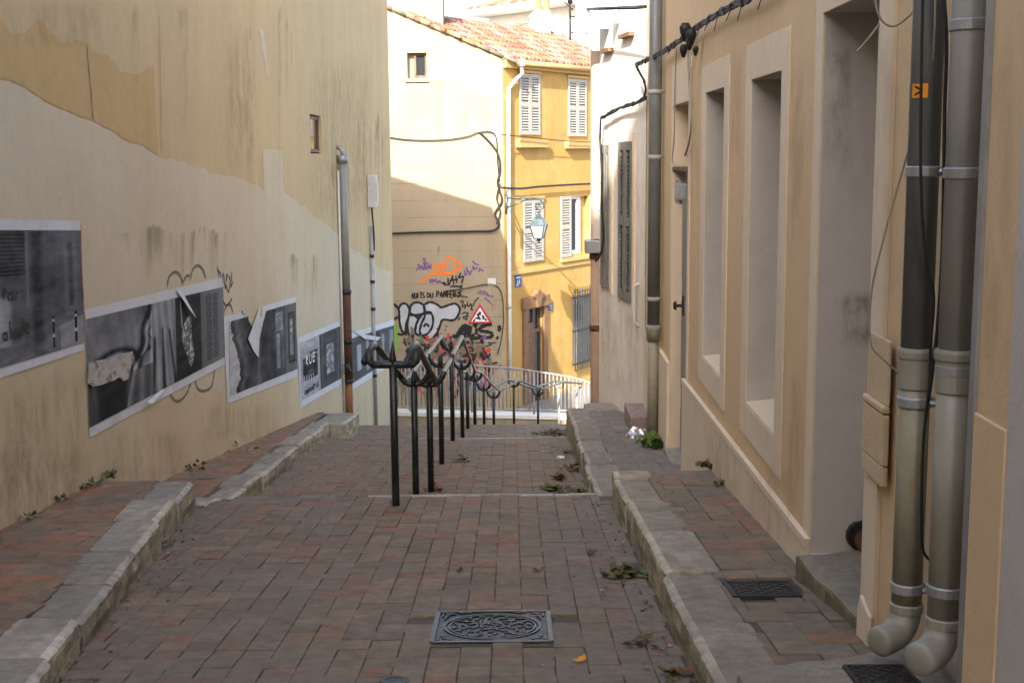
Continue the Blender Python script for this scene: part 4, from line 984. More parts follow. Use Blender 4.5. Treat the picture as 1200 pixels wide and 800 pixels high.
bundle([RW.p(*q, .07) for q in [(905, -18), (868, 3), (850, 12), (832, 22), (815, 33), (800, 45), (785, 56)]] + [RW.p(770, 65, .1), RW.p(757, 71, .14)] + [FR.p(745, 76, .16)], .0095, 'ragged dark cable bundle climbing the sand facade towards the top', .022, 6, 1)
kn = thing('cable_knot', RW.p(805, 45, .08), 'tangle of black junction boots hanging under the ragged cable bundle', 'cable junction')
for (px, py, s) in ((803, 38, .07), (808, 52, .045), (801, 60, .05), (815, 60, .035), (810, 44, .06)):
    p = RW.p(px, py, .1); m = MB(); m.tube([p + Vector((0, 0, s)), p + Vector((0, 0, s * .5)), p, p - Vector((0, 0, s))], [s * .4, s * .7, s * .6, s * .25], 7); m.build('boot', M['cable'], kn, smooth=True)
bundle([FR.p(745, 76, .16), FR.p(750, 86, .12), FR.p(755, 96, .1), FR.p(757, 106, .09), FR.p(755, 114, .09)], .012, 'short dark cable loop beside the tall downpipe', .015, 3, 2)
bundle([FR.p(757, 115, .09), FR.p(745, 120, .08), FR.p(730, 126, .07), FR.p(716, 132, .07), FR.p(705, 137, .08)], .011, 'dark cable bundle crossing the sunlit white facade', .022, 5, 3)
bundle([FR.p(704, 138, .08), FR.p(703, 165, .07), FR.p(705, 200, .06), FR.p(705, 240, .06), FR.p(707, 280, .06), FR.p(705, 296, .07), FR.p(698, 306, .1)], .012, 'black cable drop hanging down the far end of the white facade', .016, 4, 4)

# ------------------------------------------------------------------ far right building (white, sunlit top)
fb_ = thing('townhouse', (FR.O.x + 2, 17, -2), 'white old townhouse with faded blue shutters, its upper wall in full sun', 'house')
FA1 = FR.hit(702, 200)[0]; FTOP = 5.2
WA = [(FR.hit(742, 300)[0], FR.hit(727, 300)[0], FR.hit(735, 342)[1] - .1, FR.hit(733, 166)[1]), (FR.hit(716, 300)[0], FR.hit(706.5, 300)[0], FR.hit(711, 327)[1] - .1, FR.hit(711, 170)[1])]
wm = MB(); wall_grid(wm, FR, 0, FA1, -7, FTOP, WA)
E0, E1 = FR.at(0, 0), FR.at(FA1, 0)
wm.quad((E1.x, E1.y, -7), (E1.x + 7, E1.y + .6, -7), (E1.x + 7, E1.y + .6, FTOP), (E1.x, E1.y, FTOP)); wm.quad((E0.x, E0.y, RTOP - 2), (E0.x + 7, E0.y, RTOP - 2), (E0.x + 7, E0.y, FTOP), (E0.x, E0.y, FTOP))
wm.quad((E0.x, E0.y, FTOP), (E0.x + 7, E0.y, FTOP), (E1.x + 7, E1.y, FTOP), (E1.x, E1.y, FTOP)); wm.quad((E0.x + 7, E0.y, -7), (E1.x + 7, E1.y + .6, -7), (E1.x + 7, E1.y + .6, FTOP), (E0.x + 7, E0.y, FTOP))
for W in WA: reveal(wm, FR, W, .14)
fwall = wm.build('wall', M['far_white'], fb_)
for W in WA:
    a0, a1, b0, b1 = W; m = MB(); mid = (a0 + a1) / 2
    for (p, q) in ((a0, mid - .01), (mid + .01, a1)):
        m.pbox(FR, p + .003, p + .06, b0, b1, -.06, .035); m.pbox(FR, q - .06, q - .003, b0, b1, -.06, .035)
        for z0, z1 in ((b0, b0 + .1), ((b0 + b1) / 2 - .05, (b0 + b1) / 2 + .05), (b1 - .1, b1)): m.pbox(FR, p + .061, q - .061, z0, z1, -.06, .033)
        z = b0 + .12; m_sl = MB()
        while z < b1 - .12:
            if abs(z - (b0 + b1) / 2) > .07: m_sl.hexa([FR.at(p + .061, z, -.05), FR.at(q - .061, z, -.05), FR.at(q - .061, z - .03, .02), FR.at(p + .061, z - .03, .02)], [FR.at(p + .061, z + .008, -.05), FR.at(q - .061, z + .008, -.05), FR.at(q - .061, z - .022, .02), FR.at(p + .061, z - .022, .02)])
            z += .05
        sh_ = m.build('shutter', M['shutterwood'], fb_); m_sl.build('louvre', M['shutterblue'], sh_); m = MB()
m = MB()
for W in WA: a0, a1, b0, b1 = W; m.pbox(FR, a0 - .1, a0, b0 - .06, b1 + .1, 0, .02); m.pbox(FR, a1, a1 + .1, b0 - .06, b1 + .1, 0, .02)
m.build('window_surround', M['rw_pale'], fwall)
for x0, x1, y0, y1, k, mm_ in ((708, 750, 350, 470, .4, 'd_damp'), (743, 757, 140, 480, .3, 'd_damp'), (704, 716, 180, 460, .5, 'd_grime')):
    decal(FR, pxq(FR, x0, x1, y0, y1), soft(k), M[mm_], .004, fwall)
# shutters folded out from the upper window, sill ledges
ao = FR.hit(702, 30)[0] - 1.2
us = MB()
def leaf_out(a, b0, b1, w_, name):
    m = MB(); 
    def bx(o0, o1, z0, z1, t=.02): m.hexa([FR.at(a - t, z0, o0), FR.at(a + t, z0, o0), FR.at(a + t, z0, o1), FR.at(a - t, z0, o1)], [FR.at(a - t, z1, o0), FR.at(a + t, z1, o0), FR.at(a + t, z1, o1), FR.at(a - t, z1, o1)])
    bx(.02, .09, b0, b1); bx(w_ - .07, w_, b0, b1); bx(.091, w_ - .071, b0, b0 + .28); bx(.091, w_ - .071, b1 - .1, b1)
    z = b0 + .30
    while z < b1 - .12: bx(.091, w_ - .071, z, z + .11, .014); z += .16
    return m.build(name, M['shutterwhite'], fb_)
aS = FR.hit(714, 20)[0]; zS = FR.hit(714, 34)[1]; leaf_out(aS, zS, zS + 1.5, .42, 'open_shutter')
aS2 = FR.hit(726, 20)[0]; zS2 = FR.hit(727, 27)[1]; leaf_out(aS2, zS2, zS2 + 1.5, .15, 'open_shutter')
for (px, py, ln) in ((737, 42, .55), (714, 60, .5)): a, b = FR.hit(px, py); B('pbox', FR, a - ln * .45, a + ln * .45, b - .02, b + .025, .0, .07).build('sill', M['brown'], fb_)  # thin ledges whose brown colour paints small shadows
B('tube', [FR.p(757, 8, .06), FR.p(745, 9, .3), on_y(685, 11, FR.p(712, 9).y)], .02, 6).build('hanging_rod', M['cable'], smooth=True, label='dark bare rod reaching out from the sunlit white facade', cat='rod')
# white grab handle by the downpipe
yh = FARY0 + .25
B('tube', [on_y(*p, yh) for p in [(758, 333), (748, 333), (744, 335), (743, 339), (743, 374), (744, 379), (748, 381), (758, 381)]], .022, 10).build('grab_handle', M['whitepaint'], smooth=True, label='white bent grab handle beside the tall downpipe', cat='handle')
# pink step block and low parapet on the far sidewalk
m = MB(); A = [ground(*p, lambda y: srw_b(13.2) + .38) for p in ((739, 489), (757, 489))]; yb0 = 13.4
c0 = on_y(739, 505, 13.5); xw = FR.O.x + .1; zt_ = on_y(739, 487, 13.5).z
stone_block(m, (c0.x, 13.5, zt_), (xw, 13.5, zt_), (xw, 14.35, zt_ - .02), (c0.x + .01, 14.35, zt_ - .02), .9, 21, (.30, .235, .21), 10)
m.build('step_block', M['stone'], attr=True, label='pinkish stone step block against the white facade', cat='step')
m = MB(); q0, q1 = on_y(687, 493, 15.5), on_y(728, 493, 15.5); zt_ = on_y(700, 479, 15.5).z
stone_block(m, (q0.x, 15.5, zt_), (q1.x + .25, 15.5, zt_), (q1.x + .25, 15.95, zt_), (q0.x, 15.95, zt_), .9, 23, (.28, .26, .23), 10)
m.build('end_wall', M['stone'], attr=True, label='low grey stone block closing the far end of the right sidewalk', cat='low wall')
# corner pipe at the end of the white house
cx, cy = E1.x - .03, E1.y + .05
t = thing('downpipe', (cx, cy, -4.5), 'pinkish tan downpipe at the far corner of the white house', 'downpipe')
B('tube', [(cx, cy, -4.5), (cx, cy, zcol(cx, cy, 60))], .075, 12).build('pipe', paint('tan_pipe', (.40, .27, .19), .6, .2, wear=(.3, .26, .22), wamt=.4, scale=3), t, smooth=True)
for py in (300, 384): m = MB(); z = zcol(cx, cy, py); m.lathe((cx, cy, z - .04), [(.078, 0), (.09, .01), (.09, .07), (.078, .08)], 12); m.build('collar', M['rust'], t, smooth=True)
q = on_y(696, 288, cy - .05)
bx_ = thing('cable_box', (q.x, q.y, q.z), 'grey metal junction box jutting from the corner pipe', 'junction box')  # junction box for the cables, carries no lamp
m = MB(); m.box(q.x - .12, q.x + .14, cy - .16, cy + .05, q.z - .09, q.z + .08); m.build('box_case', M['zinc'], bx_, bevel=.015)
q2 = on_y(700, 225, cy - .1); B('box', q2.x - .05, q2.x + .06, cy - .14, cy - .03, q2.z - .6, q2.z + .4).build('box_strip', M['meter'], bx_)

# ------------------------------------------------------------------ gable house (cream gable, yellow front)
gh = thing('corner_house', (GC, GY, -5.9), 'corner house with graffitied cream gable and yellow shuttered front under a tiled roof', 'house')
zc = GW.hit(592, 68)[1]; zl_ = GW.hit(457, 12)[1]; xl = GW.hit(457, 12)[0]; sl_ = (zl_ - zc) / (GC - xl)
GX0 = -9.0; ridge_x = -7.0; fo = FW.at(6.5, 0)
def verge_z(x): return zc + (GC - x) * sl_ if x > ridge_x else zc + (GC - ridge_x) * sl_ - (ridge_x - x) * sl_
gw_op = (GW.hit(477, 70)[0], GW.hit(500, 70)[0], GW.hit(488, 92)[1], GW.hit(488, 62)[1])
wm = MB(); GB = gw_op[2] - .15
wall_grid(wm, GW, GX0, GC, -6.2, GB, [])
# gable triangle above the eaves, with the attic window cut by bands
xs = [GX0, ridge_x, gw_op[0], gw_op[1], GC]
def tri_piece(x0, x1, zlo):
    wm.add([GW.at(x0, zlo), GW.at(x1, zlo), GW.at(x1, verge_z(x1)), GW.at(x0, verge_z(x0))], [(0, 1, 2, 3)])
for x0, x1 in zip(xs, xs[1:]):
    if x0 == gw_op[0]:
        wm.quad(GW.at(x0, GB), GW.at(x1, GB), GW.at(x1, gw_op[2]), GW.at(x0, gw_op[2])); tri_piece(x0, x1, gw_op[3])
    else: tri_piece(x0, x1, GB)
reveal(wm, GW, gw_op, .22)
wm.quad((GX0, GY, -6.2), (GX0, GY + 12, -6.2), (GX0, GY + 12, zc), (GX0, GY, verge_z(GX0)))
gwall = wm.build('gable_wall', M['gable'], gh)
# front: openings
for x0, x1, y0, y1, k, mm_ in ((500, 520, 92, 170, .55, 'd_ochre'), (474, 500, 92, 175, .5, 'd_damp'), (541, 549, 125, 185, .8, 'd_damp'), (460, 478, 20, 110, .5, 'd_damp'), (500, 530, 30, 90, .5, 'd_damp'), (560, 588, 62, 110, .4, 'd_damp'), (512, 516, 288, 300, .9, 'd_grime'), (460, 590, 425, 476, .5, 'd_grime'), (570, 590, 330, 440, .45, 'd_grime')):
    decal(GW, pxq(GW, x0, x1, y0, y1), drip(k) if y1 < 400 else soft(k), M[mm_], .003, gwall)
DO = (FW.hit(617, 400)[0], FW.hit(635, 400)[0], -5.85, FW.hit(626, 361)[1])
WD = (FW.hit(668, 265)[0], FW.hit(689.5, 265)[0], FW.hit(678, 297)[1], FW.hit(678, 230)[1])
WG = (FW.hit(671, 380)[0], FW.hit(693, 380)[0], FW.hit(682, 425)[1], FW.hit(682, 345)[1])
wm = MB(); wall_grid(wm, FW, 0, 6.5, -6.2, zc - .02, [DO, WD, WG])
for W in (DO, WD, WG): reveal(wm, FW, W, .22)
bk = FW.at(6.5, 0); wm.quad((bk.x, bk.y, -6.2), (bk.x - 8, bk.y + 4, -6.2), (bk.x - 8, bk.y + 4, zc), (bk.x, bk.y, zc))
fwl = wm.build('front_wall', M['front'], gh)
for x0, x1, y0, y1, k, mm_ in ((632, 642, 318, 345, .6, 'd_ochre'), (664, 692, 312, 332, .6, 'd_ochre'), (640, 664, 385, 440, .4, 'd_ochre'), (604, 614, 300, 320, .4, 'd_damp'), (640, 662, 90, 160, .4, 'd_ochre'), (648, 668, 150, 170, .6, 'd_damp')):
    decal(FW, pxq(FW, x0, x1, y0, y1), soft(k), M[mm_], .003, fwl)
a0, a1, b0, b1 = gw_op; m = MB(); m.pbox(GW, a0 + .18, a0 + .24, b0 + .003, b1 - .003, -.2, -.12); m.pbox(GW, a1 - .06, a1 - .002, b0 + .003, b1 - .003, -.2, -.12); m.pbox(GW, a0 + .241, a1 - .061, b0 + .003, b0 + .08, -.2, -.12); m.pbox(GW, a0 + .241, a1 - .061, b1 - .06, b1 - .003, -.2, -.12)
aw = m.build('attic_window', M['wood'], gh); B('pbox', GW, a0 + .242, a1 - .062, b0 + .081, b1 - .061, -.19, -.17).build('pane', M['glass'], aw)
B('pbox', GW, a0 - .06, a1 + .05, b0 - .1, b0, 0, .06).build('sill', M['gable'], aw)
# roof tiles
rt = MB(); U3 = FW.u; D3 = Vector((FW.n.x, FW.n.y, 0))            # D3 points down the slope
gdown = sl_ * D3.x                                                # fall along D3 per metre: plane z = zc-(x-GC)*sl + k*(y-GY)
# plane through eave line (direction U3, level) and verge (x axis, slope -sl_): z = zc - sl_*(x-GC) + sl_*(U3.x/U3.y)*(y-GY)
kf = sl_ * U3.x / U3.y
def roofz(x, y): return zc + .05 - sl_ * (x - GC) + kf * (y - GY)
_nr = Vector((sl_, -kf, 1)); _p0 = Vector((GC, GY, zc + .05)); _d = ray(525, 24); _t = (_p0 - CAM).dot(_nr) / _d.dot(_nr); _q = CAM + _d * _t - _p0
SMAX = -(_q.x * D3.x + _q.y * D3.y)
rn = random.Random(4); t_ = -4.0
TC = [(.27, .10, .06), (.30, .13, .08), (.22, .085, .05), (.32, .18, .125), (.28, .12, .07), (.19, .08, .05), (.33, .21, .155)]
while t_ < 7.0:
    s_start = max(-.22, -t_ * U3.x * 0 + (0 if t_ >= 0 else -t_ * U3.y / max(1e-6, -(-D3.y)) if False else 0))
    # uphill point: C + U3*t - D3*s ; keep y >= GY-.12
    s = -.22
    while s < SMAX:
        c = Vector((GC, GY, 0)) + U3 * t_ - D3 * s; c2 = Vector((GC, GY, 0)) + U3 * t_ - D3 * (s + .42)
        if min(c.y, c2.y) > GY - .14:
            rt.cur = tuple(q * rn.uniform(.8, 1.12) for q in rn.choice(TC)); jx = rn.uniform(-.012, .012); jr = rn.uniform(-.01, .012)
            vs = []
            for (cc, r_, lift) in ((c, .098, .028 + jr), (c2, .082, .008)):
                for k in range(7):
                    an = math.pi * k / 6; q = cc + U3 * (math.cos(an) * r_ + jx); vs.append(Vector((q.x, q.y, roofz(cc.x, cc.y) + math.sin(an) * r_ * .95 + lift)))
            rt.add(vs, [(k, k + 1, 8 + k, 7 + k) for k in range(6)] + [(0, 6, 5, 4, 3, 2, 1)])
        s += .36
    t_ += .205
# pan surface under the cover tiles
def RP(t, s, dz=0): q = Vector((GC, GY, 0)) + U3 * t - D3 * s; return Vector((q.x, q.y, roofz(q.x, q.y) + dz))
rt.cur = (.36, .17, .1)
c00 = RP(0, 0); c10 = RP(7, 0); c11 = RP(7, SMAX); tl = Vector((ridge_x, GY, roofz(ridge_x, GY)))
sM = SMAX; top_v = Vector((GC, GY, 0)) - D3 * 0
# verge point at which s == SMAX on y == GY
tv = -SMAX * (-D3.y) / U3.y
cv = RP(tv, SMAX)
rt.add([c00, c10, c11, cv], [(0, 1, 2, 3)])
rt.add([RP(tv, SMAX), c11, RP(7, SMAX + 5) - Vector((0, 0, 3.4)), RP(tv, SMAX + 5) - Vector((0, 0, 3.4))], [(0, 1, 2, 3)])
rt.build('roof', M['tile'], gh, attr=True, smooth=False)
# verge tiles along the gable edge
vt = MB(); x = xl - 3.4
while x < GC + .25:
    vt.cur = tuple(q * rn.uniform(.75, 1.05) for q in rn.choice([(.20, .16, .10), (.24, .19, .12), (.16, .135, .085), (.32, .17, .10)]))
    x2_ = x + .42; z_, z2 = verge_z(min(x, GC)) - max(0, x - GC) * sl_, verge_z(min(x2_, GC)) - max(0, x2_ - GC) * sl_
    vt.tube([(x, GY - .05, z_ + .05 + rn.uniform(0, .02)), (x2_, GY - .05, z2 + .04)], [.05, .06], 8); x += .38
vt.build('verge_tile', M['tile'], gh, attr=True, smooth=True)
# eave: dark tile ends, gutter, cornice
m = MB(); m.tube([FW.at(.35, zc - .10, .2), FW.at(6.5, zc - .10, .2)], .075, 10); m.build('gutter', M['front_trim'], gh, smooth=True)
m = MB(); m.pbox(FW, .02, 6.5, zc - .26, zc - .02, 0, .12); m.build('cornice', M['front_trim'], gh)
pts = [FW.p(*q, o) for q, o in (((610, 74), .2), ((611, 80), .2), ((612, 86), .17), ((604, 94), .1), ((596, 104), .08), ((596, 140), .08), ((596, 220), .08), ((597, 330), .08), ((598, 445), .08))]
dpp = thing('downpipe', FW.p(598, 445, .08), 'white downpipe running down the corner of the yellow front', 'downpipe')
B('tube', pts, .055, 10).build('pipe', M['whitepaint'], dpp, smooth=True)
q = FW.p(610, 74, .2); B('box', q.x - .1, q.x + .12, q.y - .1, q.y + .1, q.z - .08, q.z + .1).build('hopper', M['whitepaint'], dpp)
for py in (170, 260, 360): m = MB(); a, b = FW.hit(596.5, py, .08); m.tube([FW.at(a, b - .03, .08), FW.at(a, b + .03, .08)], .068, 10); m.build('bracket', M['zinc'], dpp)
def louvre(pl, a0, a1, b0, b1, o0, o1, m):
    fr = .07
    m.pbox(pl, a0, a0 + fr, b0, b1, o0, o1); m.pbox(pl, a1 - fr, a1, b0, b1, o0, o1); mid = (b0 + b1) / 2
    for z0, z1 in ((b0, b0 + .12), (mid - .07, mid + .07), (b1 - .09, b1)): m.pbox(pl, a0 + fr + .001, a1 - fr - .001, z0, z1, o0, o1 - .003)
    z = b0 + .15
    while z < b1 - .1:
        if abs(z - mid) > .1:
            m.hexa([pl.at(a0 + fr + .001, z + .04, o0), pl.at(a1 - fr - .001, z + .04, o0), pl.at(a1 - fr - .001, z, o1 - .008), pl.at(a0 + fr + .001, z, o1 - .008)],
                   [pl.at(a0 + fr + .001, z + .05, o0), pl.at(a1 - fr - .001, z + .05, o0), pl.at(a1 - fr - .001, z + .01, o1 - .008), pl.at(a0 + fr + .001, z + .01, o1 - .008)])
        z += .075
def closed_pair(x0, x1, xm, py0, py1):
    a0, a1 = FW.hit(x0, (py0 + py1) / 2)[0], FW.hit(x1, (py0 + py1) / 2)[0]; am = (a0 + a1) / 2; b1, b0 = FW.hit(xm, py0)[1], FW.hit(xm, py1)[1]
    B('pbox', FW, a0 + .02, a1 - .02, b0 + .02, b1 - .02, .002, .012).build('window_back', M['pipedark'], gh)
    for p, q in ((a0, am - .008), (am + .008, a1)):
        m = MB(); louvre(FW, p, q, b0, b1, .015, .055, m); m.build('shutter', M['shutter'], gh)
    m = MB(); m.pbox(FW, a0 - .05, a1 + .05, b1 + .02, b1 + .1, 0, .07); m.build('lintel', M['front_trim'], gh)
    return a0, a1, b0, b1
for (x0, x1, xm, py0, py1, sy0, sy1) in ((608, 631.5, 620, 87, 158, 163, 170), (665, 686, 675, 93, 160, 164, 170)):
    a0, a1, b0, b1 = closed_pair(x0, x1, xm, py0, py1)
    m = MB(); m.pbox(FW, a0 - .18, a1 + .3, b0 - .36, b0 - .12, 0, .16); m.build('sill', M['front_trim'], gh)
a0, a1, b0, b1 = closed_pair(612.5, 635.5, 624, 234, 306)
# open pair
a0, a1, b0, b1 = WD
m = MB(); aL = FW.hit(656, 265)[0]; louvre(FW, aL, a0 - .01, b0 - .05, b1 + .02, .02, .06, m); m.build('shutter', M['shutter'], gh)
m = MB(); louvre(FW, a1 + .01, a1 + .5, b0 - .05, b1 + .02, .02, .06, m); m.build('shutter', M['shutter'], gh)
m = MB(); wq = (a1 - a0) * .45
for (p, q, r_, s_) in ((a0 + .01, a0 + .08, b0, b1), (a0 + wq, a0 + wq + .22, b0, b1)): m.pbox(FW, p, q, r_, s_, -.12, -.06)
m.pbox(FW, a0 + .081, a0 + wq - .001, b0, b0 + .12, -.12, -.06); m.pbox(FW, a0 + .081, a0 + wq - .001, b1 - .08, b1, -.12, -.06); cw = m.build('casement', M['whitepaint'], gh)
B('pbox', FW, a0 + .081, a0 + wq - .001, b0 + .121, b1 - .081, -.1, -.09).build('pane', M['glass'], cw)
B('pbox', FW, a0 + wq + .221, a1 - .003, b0 + .002, b1 - .002, -.2, -.15).build('inner_blind', M['front_trim'], cw)
zs1 = FW.hit(640, 314)[1]
m = MB(); m.pbox(FW, .14, 6.4, zs1 - .05, zs1 + .07, 0, .05); m.build('string_course', M['front_trim'], gh)
B('pbox', FW, aL, a1 + .5, b0 - .19, b0 - .08, .0, .1).build('sill', M['front_trim'], gh)
# door with carved stone frame
a0, a1, b0, b1 = DO; m = MB()
m.pbox(FW, a0 - .24, a0, -5.85, b1 + .02, 0, .09); m.pbox(FW, a1, a1 + .24, -5.85, b1 + .02, 0, .09); m.pbox(FW, a0 - .3, a1 + .3, b1 + .021, b1 + .36, 0, .13)
df = m.build('door_frame', M['brown'], gh, bevel=.02)
am = (a0 + a1) / 2; m = MB()
m.prism(FW, [(am - .10, b1 + .03), (am + .10, b1 + .03), (am + .15, b1 + .26), (am + .30, b1 + .37), (am + .30, b1 + .45), (am + .15, b1 + .46), (am + .08, b1 + .56), (am - .08, b1 + .56), (am - .15, b1 + .46), (am - .30, b1 + .45), (am - .30, b1 + .37), (am - .15, b1 + .26)], .02, .2)
m.build('keystone', M['brown'], df, bevel=.03)
m = MB(); m.pbox(FW, a0 + .003, am + .05, b0, b1 - .72, -.1, -.02); m.pbox(FW, a0 + .003, a1 - .003, b1 - .719, b1 - .62, -.1, -.01)
for k in range(4): m.pbox(FW, a0 + .1, am - .05, b0 + .2 + k * .6, b0 + .65 + k * .6, -.019, -.005)
dl = m.build('door', M['wood'], gh)
B('pbox', FW, am + .051, a1 - .003, b0, b1 - .721, -.1, -.05).build('dark_pane', M['glass'], dl)
m = MB()
for k in range(4): m.pbox(FW, a0 + .1 + k * .28, a0 + .13 + k * .28, b1 - .6, b1 - .02, -.06, -.03)
B('pbox', FW, a0 + .003, a1 - .003, b1 - .619, b1 - .003, -.1, -.07).build('fan_pane', M['glass'], dl)
m.build('fanlight', M['rust'], dl)
# grille window
a0, a1, b0, b1 = WG
B('pbox', FW, a0 + .003, a1 - .003, b0 + .003, b1 - .003, -.1, -.04).build('lower_window', M['doorgrey'], gh)
gz0, gz1 = FW.hit(682, 431)[1], FW.hit(682, 334)[1]; ga0, ga1 = FW.hit(669, 380)[0], FW.hit(697, 380)[0]
gr = MB(); n = 10
for k in range(n):
    a = ga0 + .06 + (ga1 - ga0 - .12) * k / (n - 1)
    gr.tube([FW.at(a, gz0, .12), FW.at(a, gz1 - .2, .12), FW.at(a, gz1 - .15, .12), FW.at(a, gz1, .12)], [.02, .02, .034, .004], 6)
grm = gr.build('window_grille', M['cast'], gh)
for z in (gz0 + .22, (gz0 + gz1) / 2 - .05, gz1 - .33): B('pbox', FW, ga0 - .08, ga1, z - .025, z + .025, .1, .14).build('crossbar', M['cast'], grm)
# plates
def wall_plate(pl, x0, x1, y0, y1, m_, lab, cat, name, marks, frame=None):
    xm, ym = (x0 + x1) / 2, (y0 + y1) / 2; a0, a1 = pl.hit(x0, ym)[0], pl.hit(x1, ym)[0]; b0, b1 = pl.hit(xm, y1)[1], pl.hit(xm, y0)[1]
    t = thing(name, pl.at((a0 + a1) / 2, b0, 0), lab, cat)
    B('pbox', pl, a0, a1, b0, b1, .004, .025).build('plate', m_, t, bevel=.006)
    if marks:
        m = MB()
        for pts in marks: m.ribbon(pl, [(a0 + (a1 - a0) * u, b0 + (b1 - b0) * v) for u, v in pts], (b1 - b0) * .07, .027, 4, 0)
        m.build('lettering', M['signwhite'], t)
    return t
wall_plate(FW, 603, 610.5, 322.5, 336, M['signblue'], 'blue enamel street name plate on the yellow front', 'street sign', 'street_name_plate', [[(.15, .8), (.85, .82)], [(.3, .55), (.45, .35), (.3, .3)], [(.55, .55), (.7, .55), (.6, .3), (.75, .3)], [(.15, .15), (.5, .17)]])
wall_plate(FW, 642, 647, 355.5, 363.5, M['signblue'], 'small enamel house number plate beside the brown door', 'house number', 'number_plate', [[(.3, .6), (.45, .8), (.45, .2)], [(.6, .7), (.8, .75), (.7, .45), (.6, .2), (.85, .2)]])
wall_plate(GW, 571.5, 581, 326, 335, M['meter'], 'small white square box on the graffitied gable', 'wall box', 'wall_box', None)

# ---- graffiti on the gable (paint skins, parts of the gable wall)
def gz(zx, zy): return GW.hit(460 + zx * .1687, 285 + zy * .1687)
def tagm(name, m_, strokes, wd, off, sm=6):
    mb = MB()
    for i, s in enumerate(strokes): mb.ribbon(GW, [gz(*p) for p in s], wd, off + i * .0004, sm, .15, .0003)
    return mb.build(name, M[m_], gwall)
tagm('graffiti_orange', 'orange', [[(278, 135), (272, 160), (290, 172), (318, 165), (326, 138)], [(326, 138), (322, 180), (300, 208), (262, 215)], [(390, 130), (355, 130), (348, 165), (354, 202), (398, 204)], [(350, 166), (386, 164)], [(428, 206), (434, 150)], [(375, 85), (430, 112), (474, 150), (462, 182), (432, 180)], [(236, 240), (270, 217), (340, 212), (440, 214)], [(195, 278), (236, 240)]], .07, .004)
tagm('graffiti_purple', 'purple', [[(165, 190), (185, 165), (175, 150), (190, 150)], [(190, 185), (200, 155), (210, 185)], [(215, 185), (222, 150), (235, 165), (222, 172), (240, 182)], [(208, 120), (220, 105), (228, 125), (215, 140), (250, 140)], [(245, 180), (250, 150), (262, 175), (268, 145)], [(500, 185), (505, 225), (525, 190), (535, 220), (550, 185)], [(560, 190), (560, 160), (575, 180), (590, 165)], [(555, 120), (570, 140), (600, 150)], [(600, 200), (605, 175), (620, 190), (632, 180)], [(515, 165), (520, 200)],
      [(590, 335), (605, 350), (620, 335), (600, 328)], [(625, 360), (640, 330), (645, 360)], [(655, 340), (670, 370)], [(650, 358), (700, 370)], [(640, 375), (690, 425)], [(255, 260), (280, 250), (275, 270), (255, 262)], [(285, 270), (300, 250), (310, 275), (325, 260), (335, 275)]], .04, .004)
tagm('graffiti_black_small', 'black', [[(340, 275), (365, 275), (355, 285), (385, 290)], [(385, 240), (390, 290), (415, 235)], [(415, 220), (425, 290)], [(395, 260), (455, 250)], [(440, 225), (445, 275)], [(475, 205), (460, 240), (490, 230), (480, 280)], [(465, 295), (485, 310)], [(485, 290), (462, 310)], [(480, 330), (455, 345), (475, 350), (450, 375)], [(400, 300), (460, 298)]], .045, .0045)
GLY = {'N': [[(0, 0), (0, 1), (.8, 0), (.8, 1)]], 'U': [[(0, 1), (0, .1), (.7, .1), (.7, 1)]], 'I': [[(.2, 0), (.2, 1)]], 'T': [[(0, 1), (.8, 1)], [(.4, 1), (.4, 0)]], 'S': [[(.7, .9), (.1, .8), (.2, .55), (.7, .4), (.6, .1), (0, .1)]],
       'D': [[(0, 0), (0, 1), (.6, .8), (.6, .2), (0, 0)]], 'P': [[(0, 0), (0, 1), (.6, .9), (.6, .5), (0, .45)]], 'A': [[(0, 0), (.35, 1), (.7, 0)], [(.15, .35), (.6, .35)]], 'E': [[(.7, 1), (0, 1), (0, 0), (.7, 0)], [(0, .5), (.5, .5)]], 'R': [[(0, 0), (0, 1), (.6, .9), (.6, .55), (0, .45), (.7, 0)]]}
def write(s, x0, x1, yb, yt, slope=0):
    n = len(s); wq = (x1 - x0) / n; out = []
    for i, ch in enumerate(s):
        for g in GLY.get(ch, []):
            out.append([(x0 + wq * (i + .1 + u * .95), yb + (yt - yb) * v + slope * i + random.uniform(-2, 2)) for u, v in g])
    return out
tagm('graffiti_words', 'black', write('NUITS', 135, 225, 385, 345, -1) + write('DU', 240, 285, 378, 345) + write('PANIER', 305, 445, 375, 332, 0), .036, .0048, 2)
fill = MB(); outl = []
shapes = [[(10, 420), (30, 440), (45, 470), (48, 540), (62, 600), (85, 625), (95, 560), (118, 480), (105, 430), (75, 418), (55, 430), (40, 450)],
          [(118, 480), (130, 430), (165, 410), (210, 425), (225, 470), (195, 500), (150, 500), (120, 495), (105, 550), (110, 620), (140, 640), (165, 560), (175, 520)],
          [(215, 430), (260, 408), (310, 425), (340, 445), (400, 425), (440, 420), (468, 455), (450, 510), (415, 535), (350, 530), (330, 570), (310, 620), (270, 665), (230, 660), (190, 620), (200, 560), (225, 500)],
          [(165, 560), (200, 500), (250, 475), (280, 510), (275, 580), (240, 630), (195, 640), (160, 620)]]
from mathutils.geometry import tessellate_polygon
for i, s in enumerate(shapes):
    P = [gz(*p) for p in s]; tri = tessellate_polygon([[Vector((a, b, 0)) for a, b in P]])
    fill.add([GW.at(a, b, .0056 + i * .0006) for a, b in P], [tuple(t) for t in tri]); outl.append(s + [s[0]])
fill.build('graffiti_fill', M['silver'], gwall)
outl += [[(5, 425), (35, 445), (48, 480)], [(215, 580), (235, 560), (255, 580)], [(35, 625), (60, 635), (85, 625)], [(110, 640), (150, 645)], [(125, 500), (225, 490), (275, 480)], [(10, 530), (30, 515), (50, 520)], [(100, 545), (95, 640)]]
tagm('graffiti_outline', 'black', outl, .065, .009, 4)
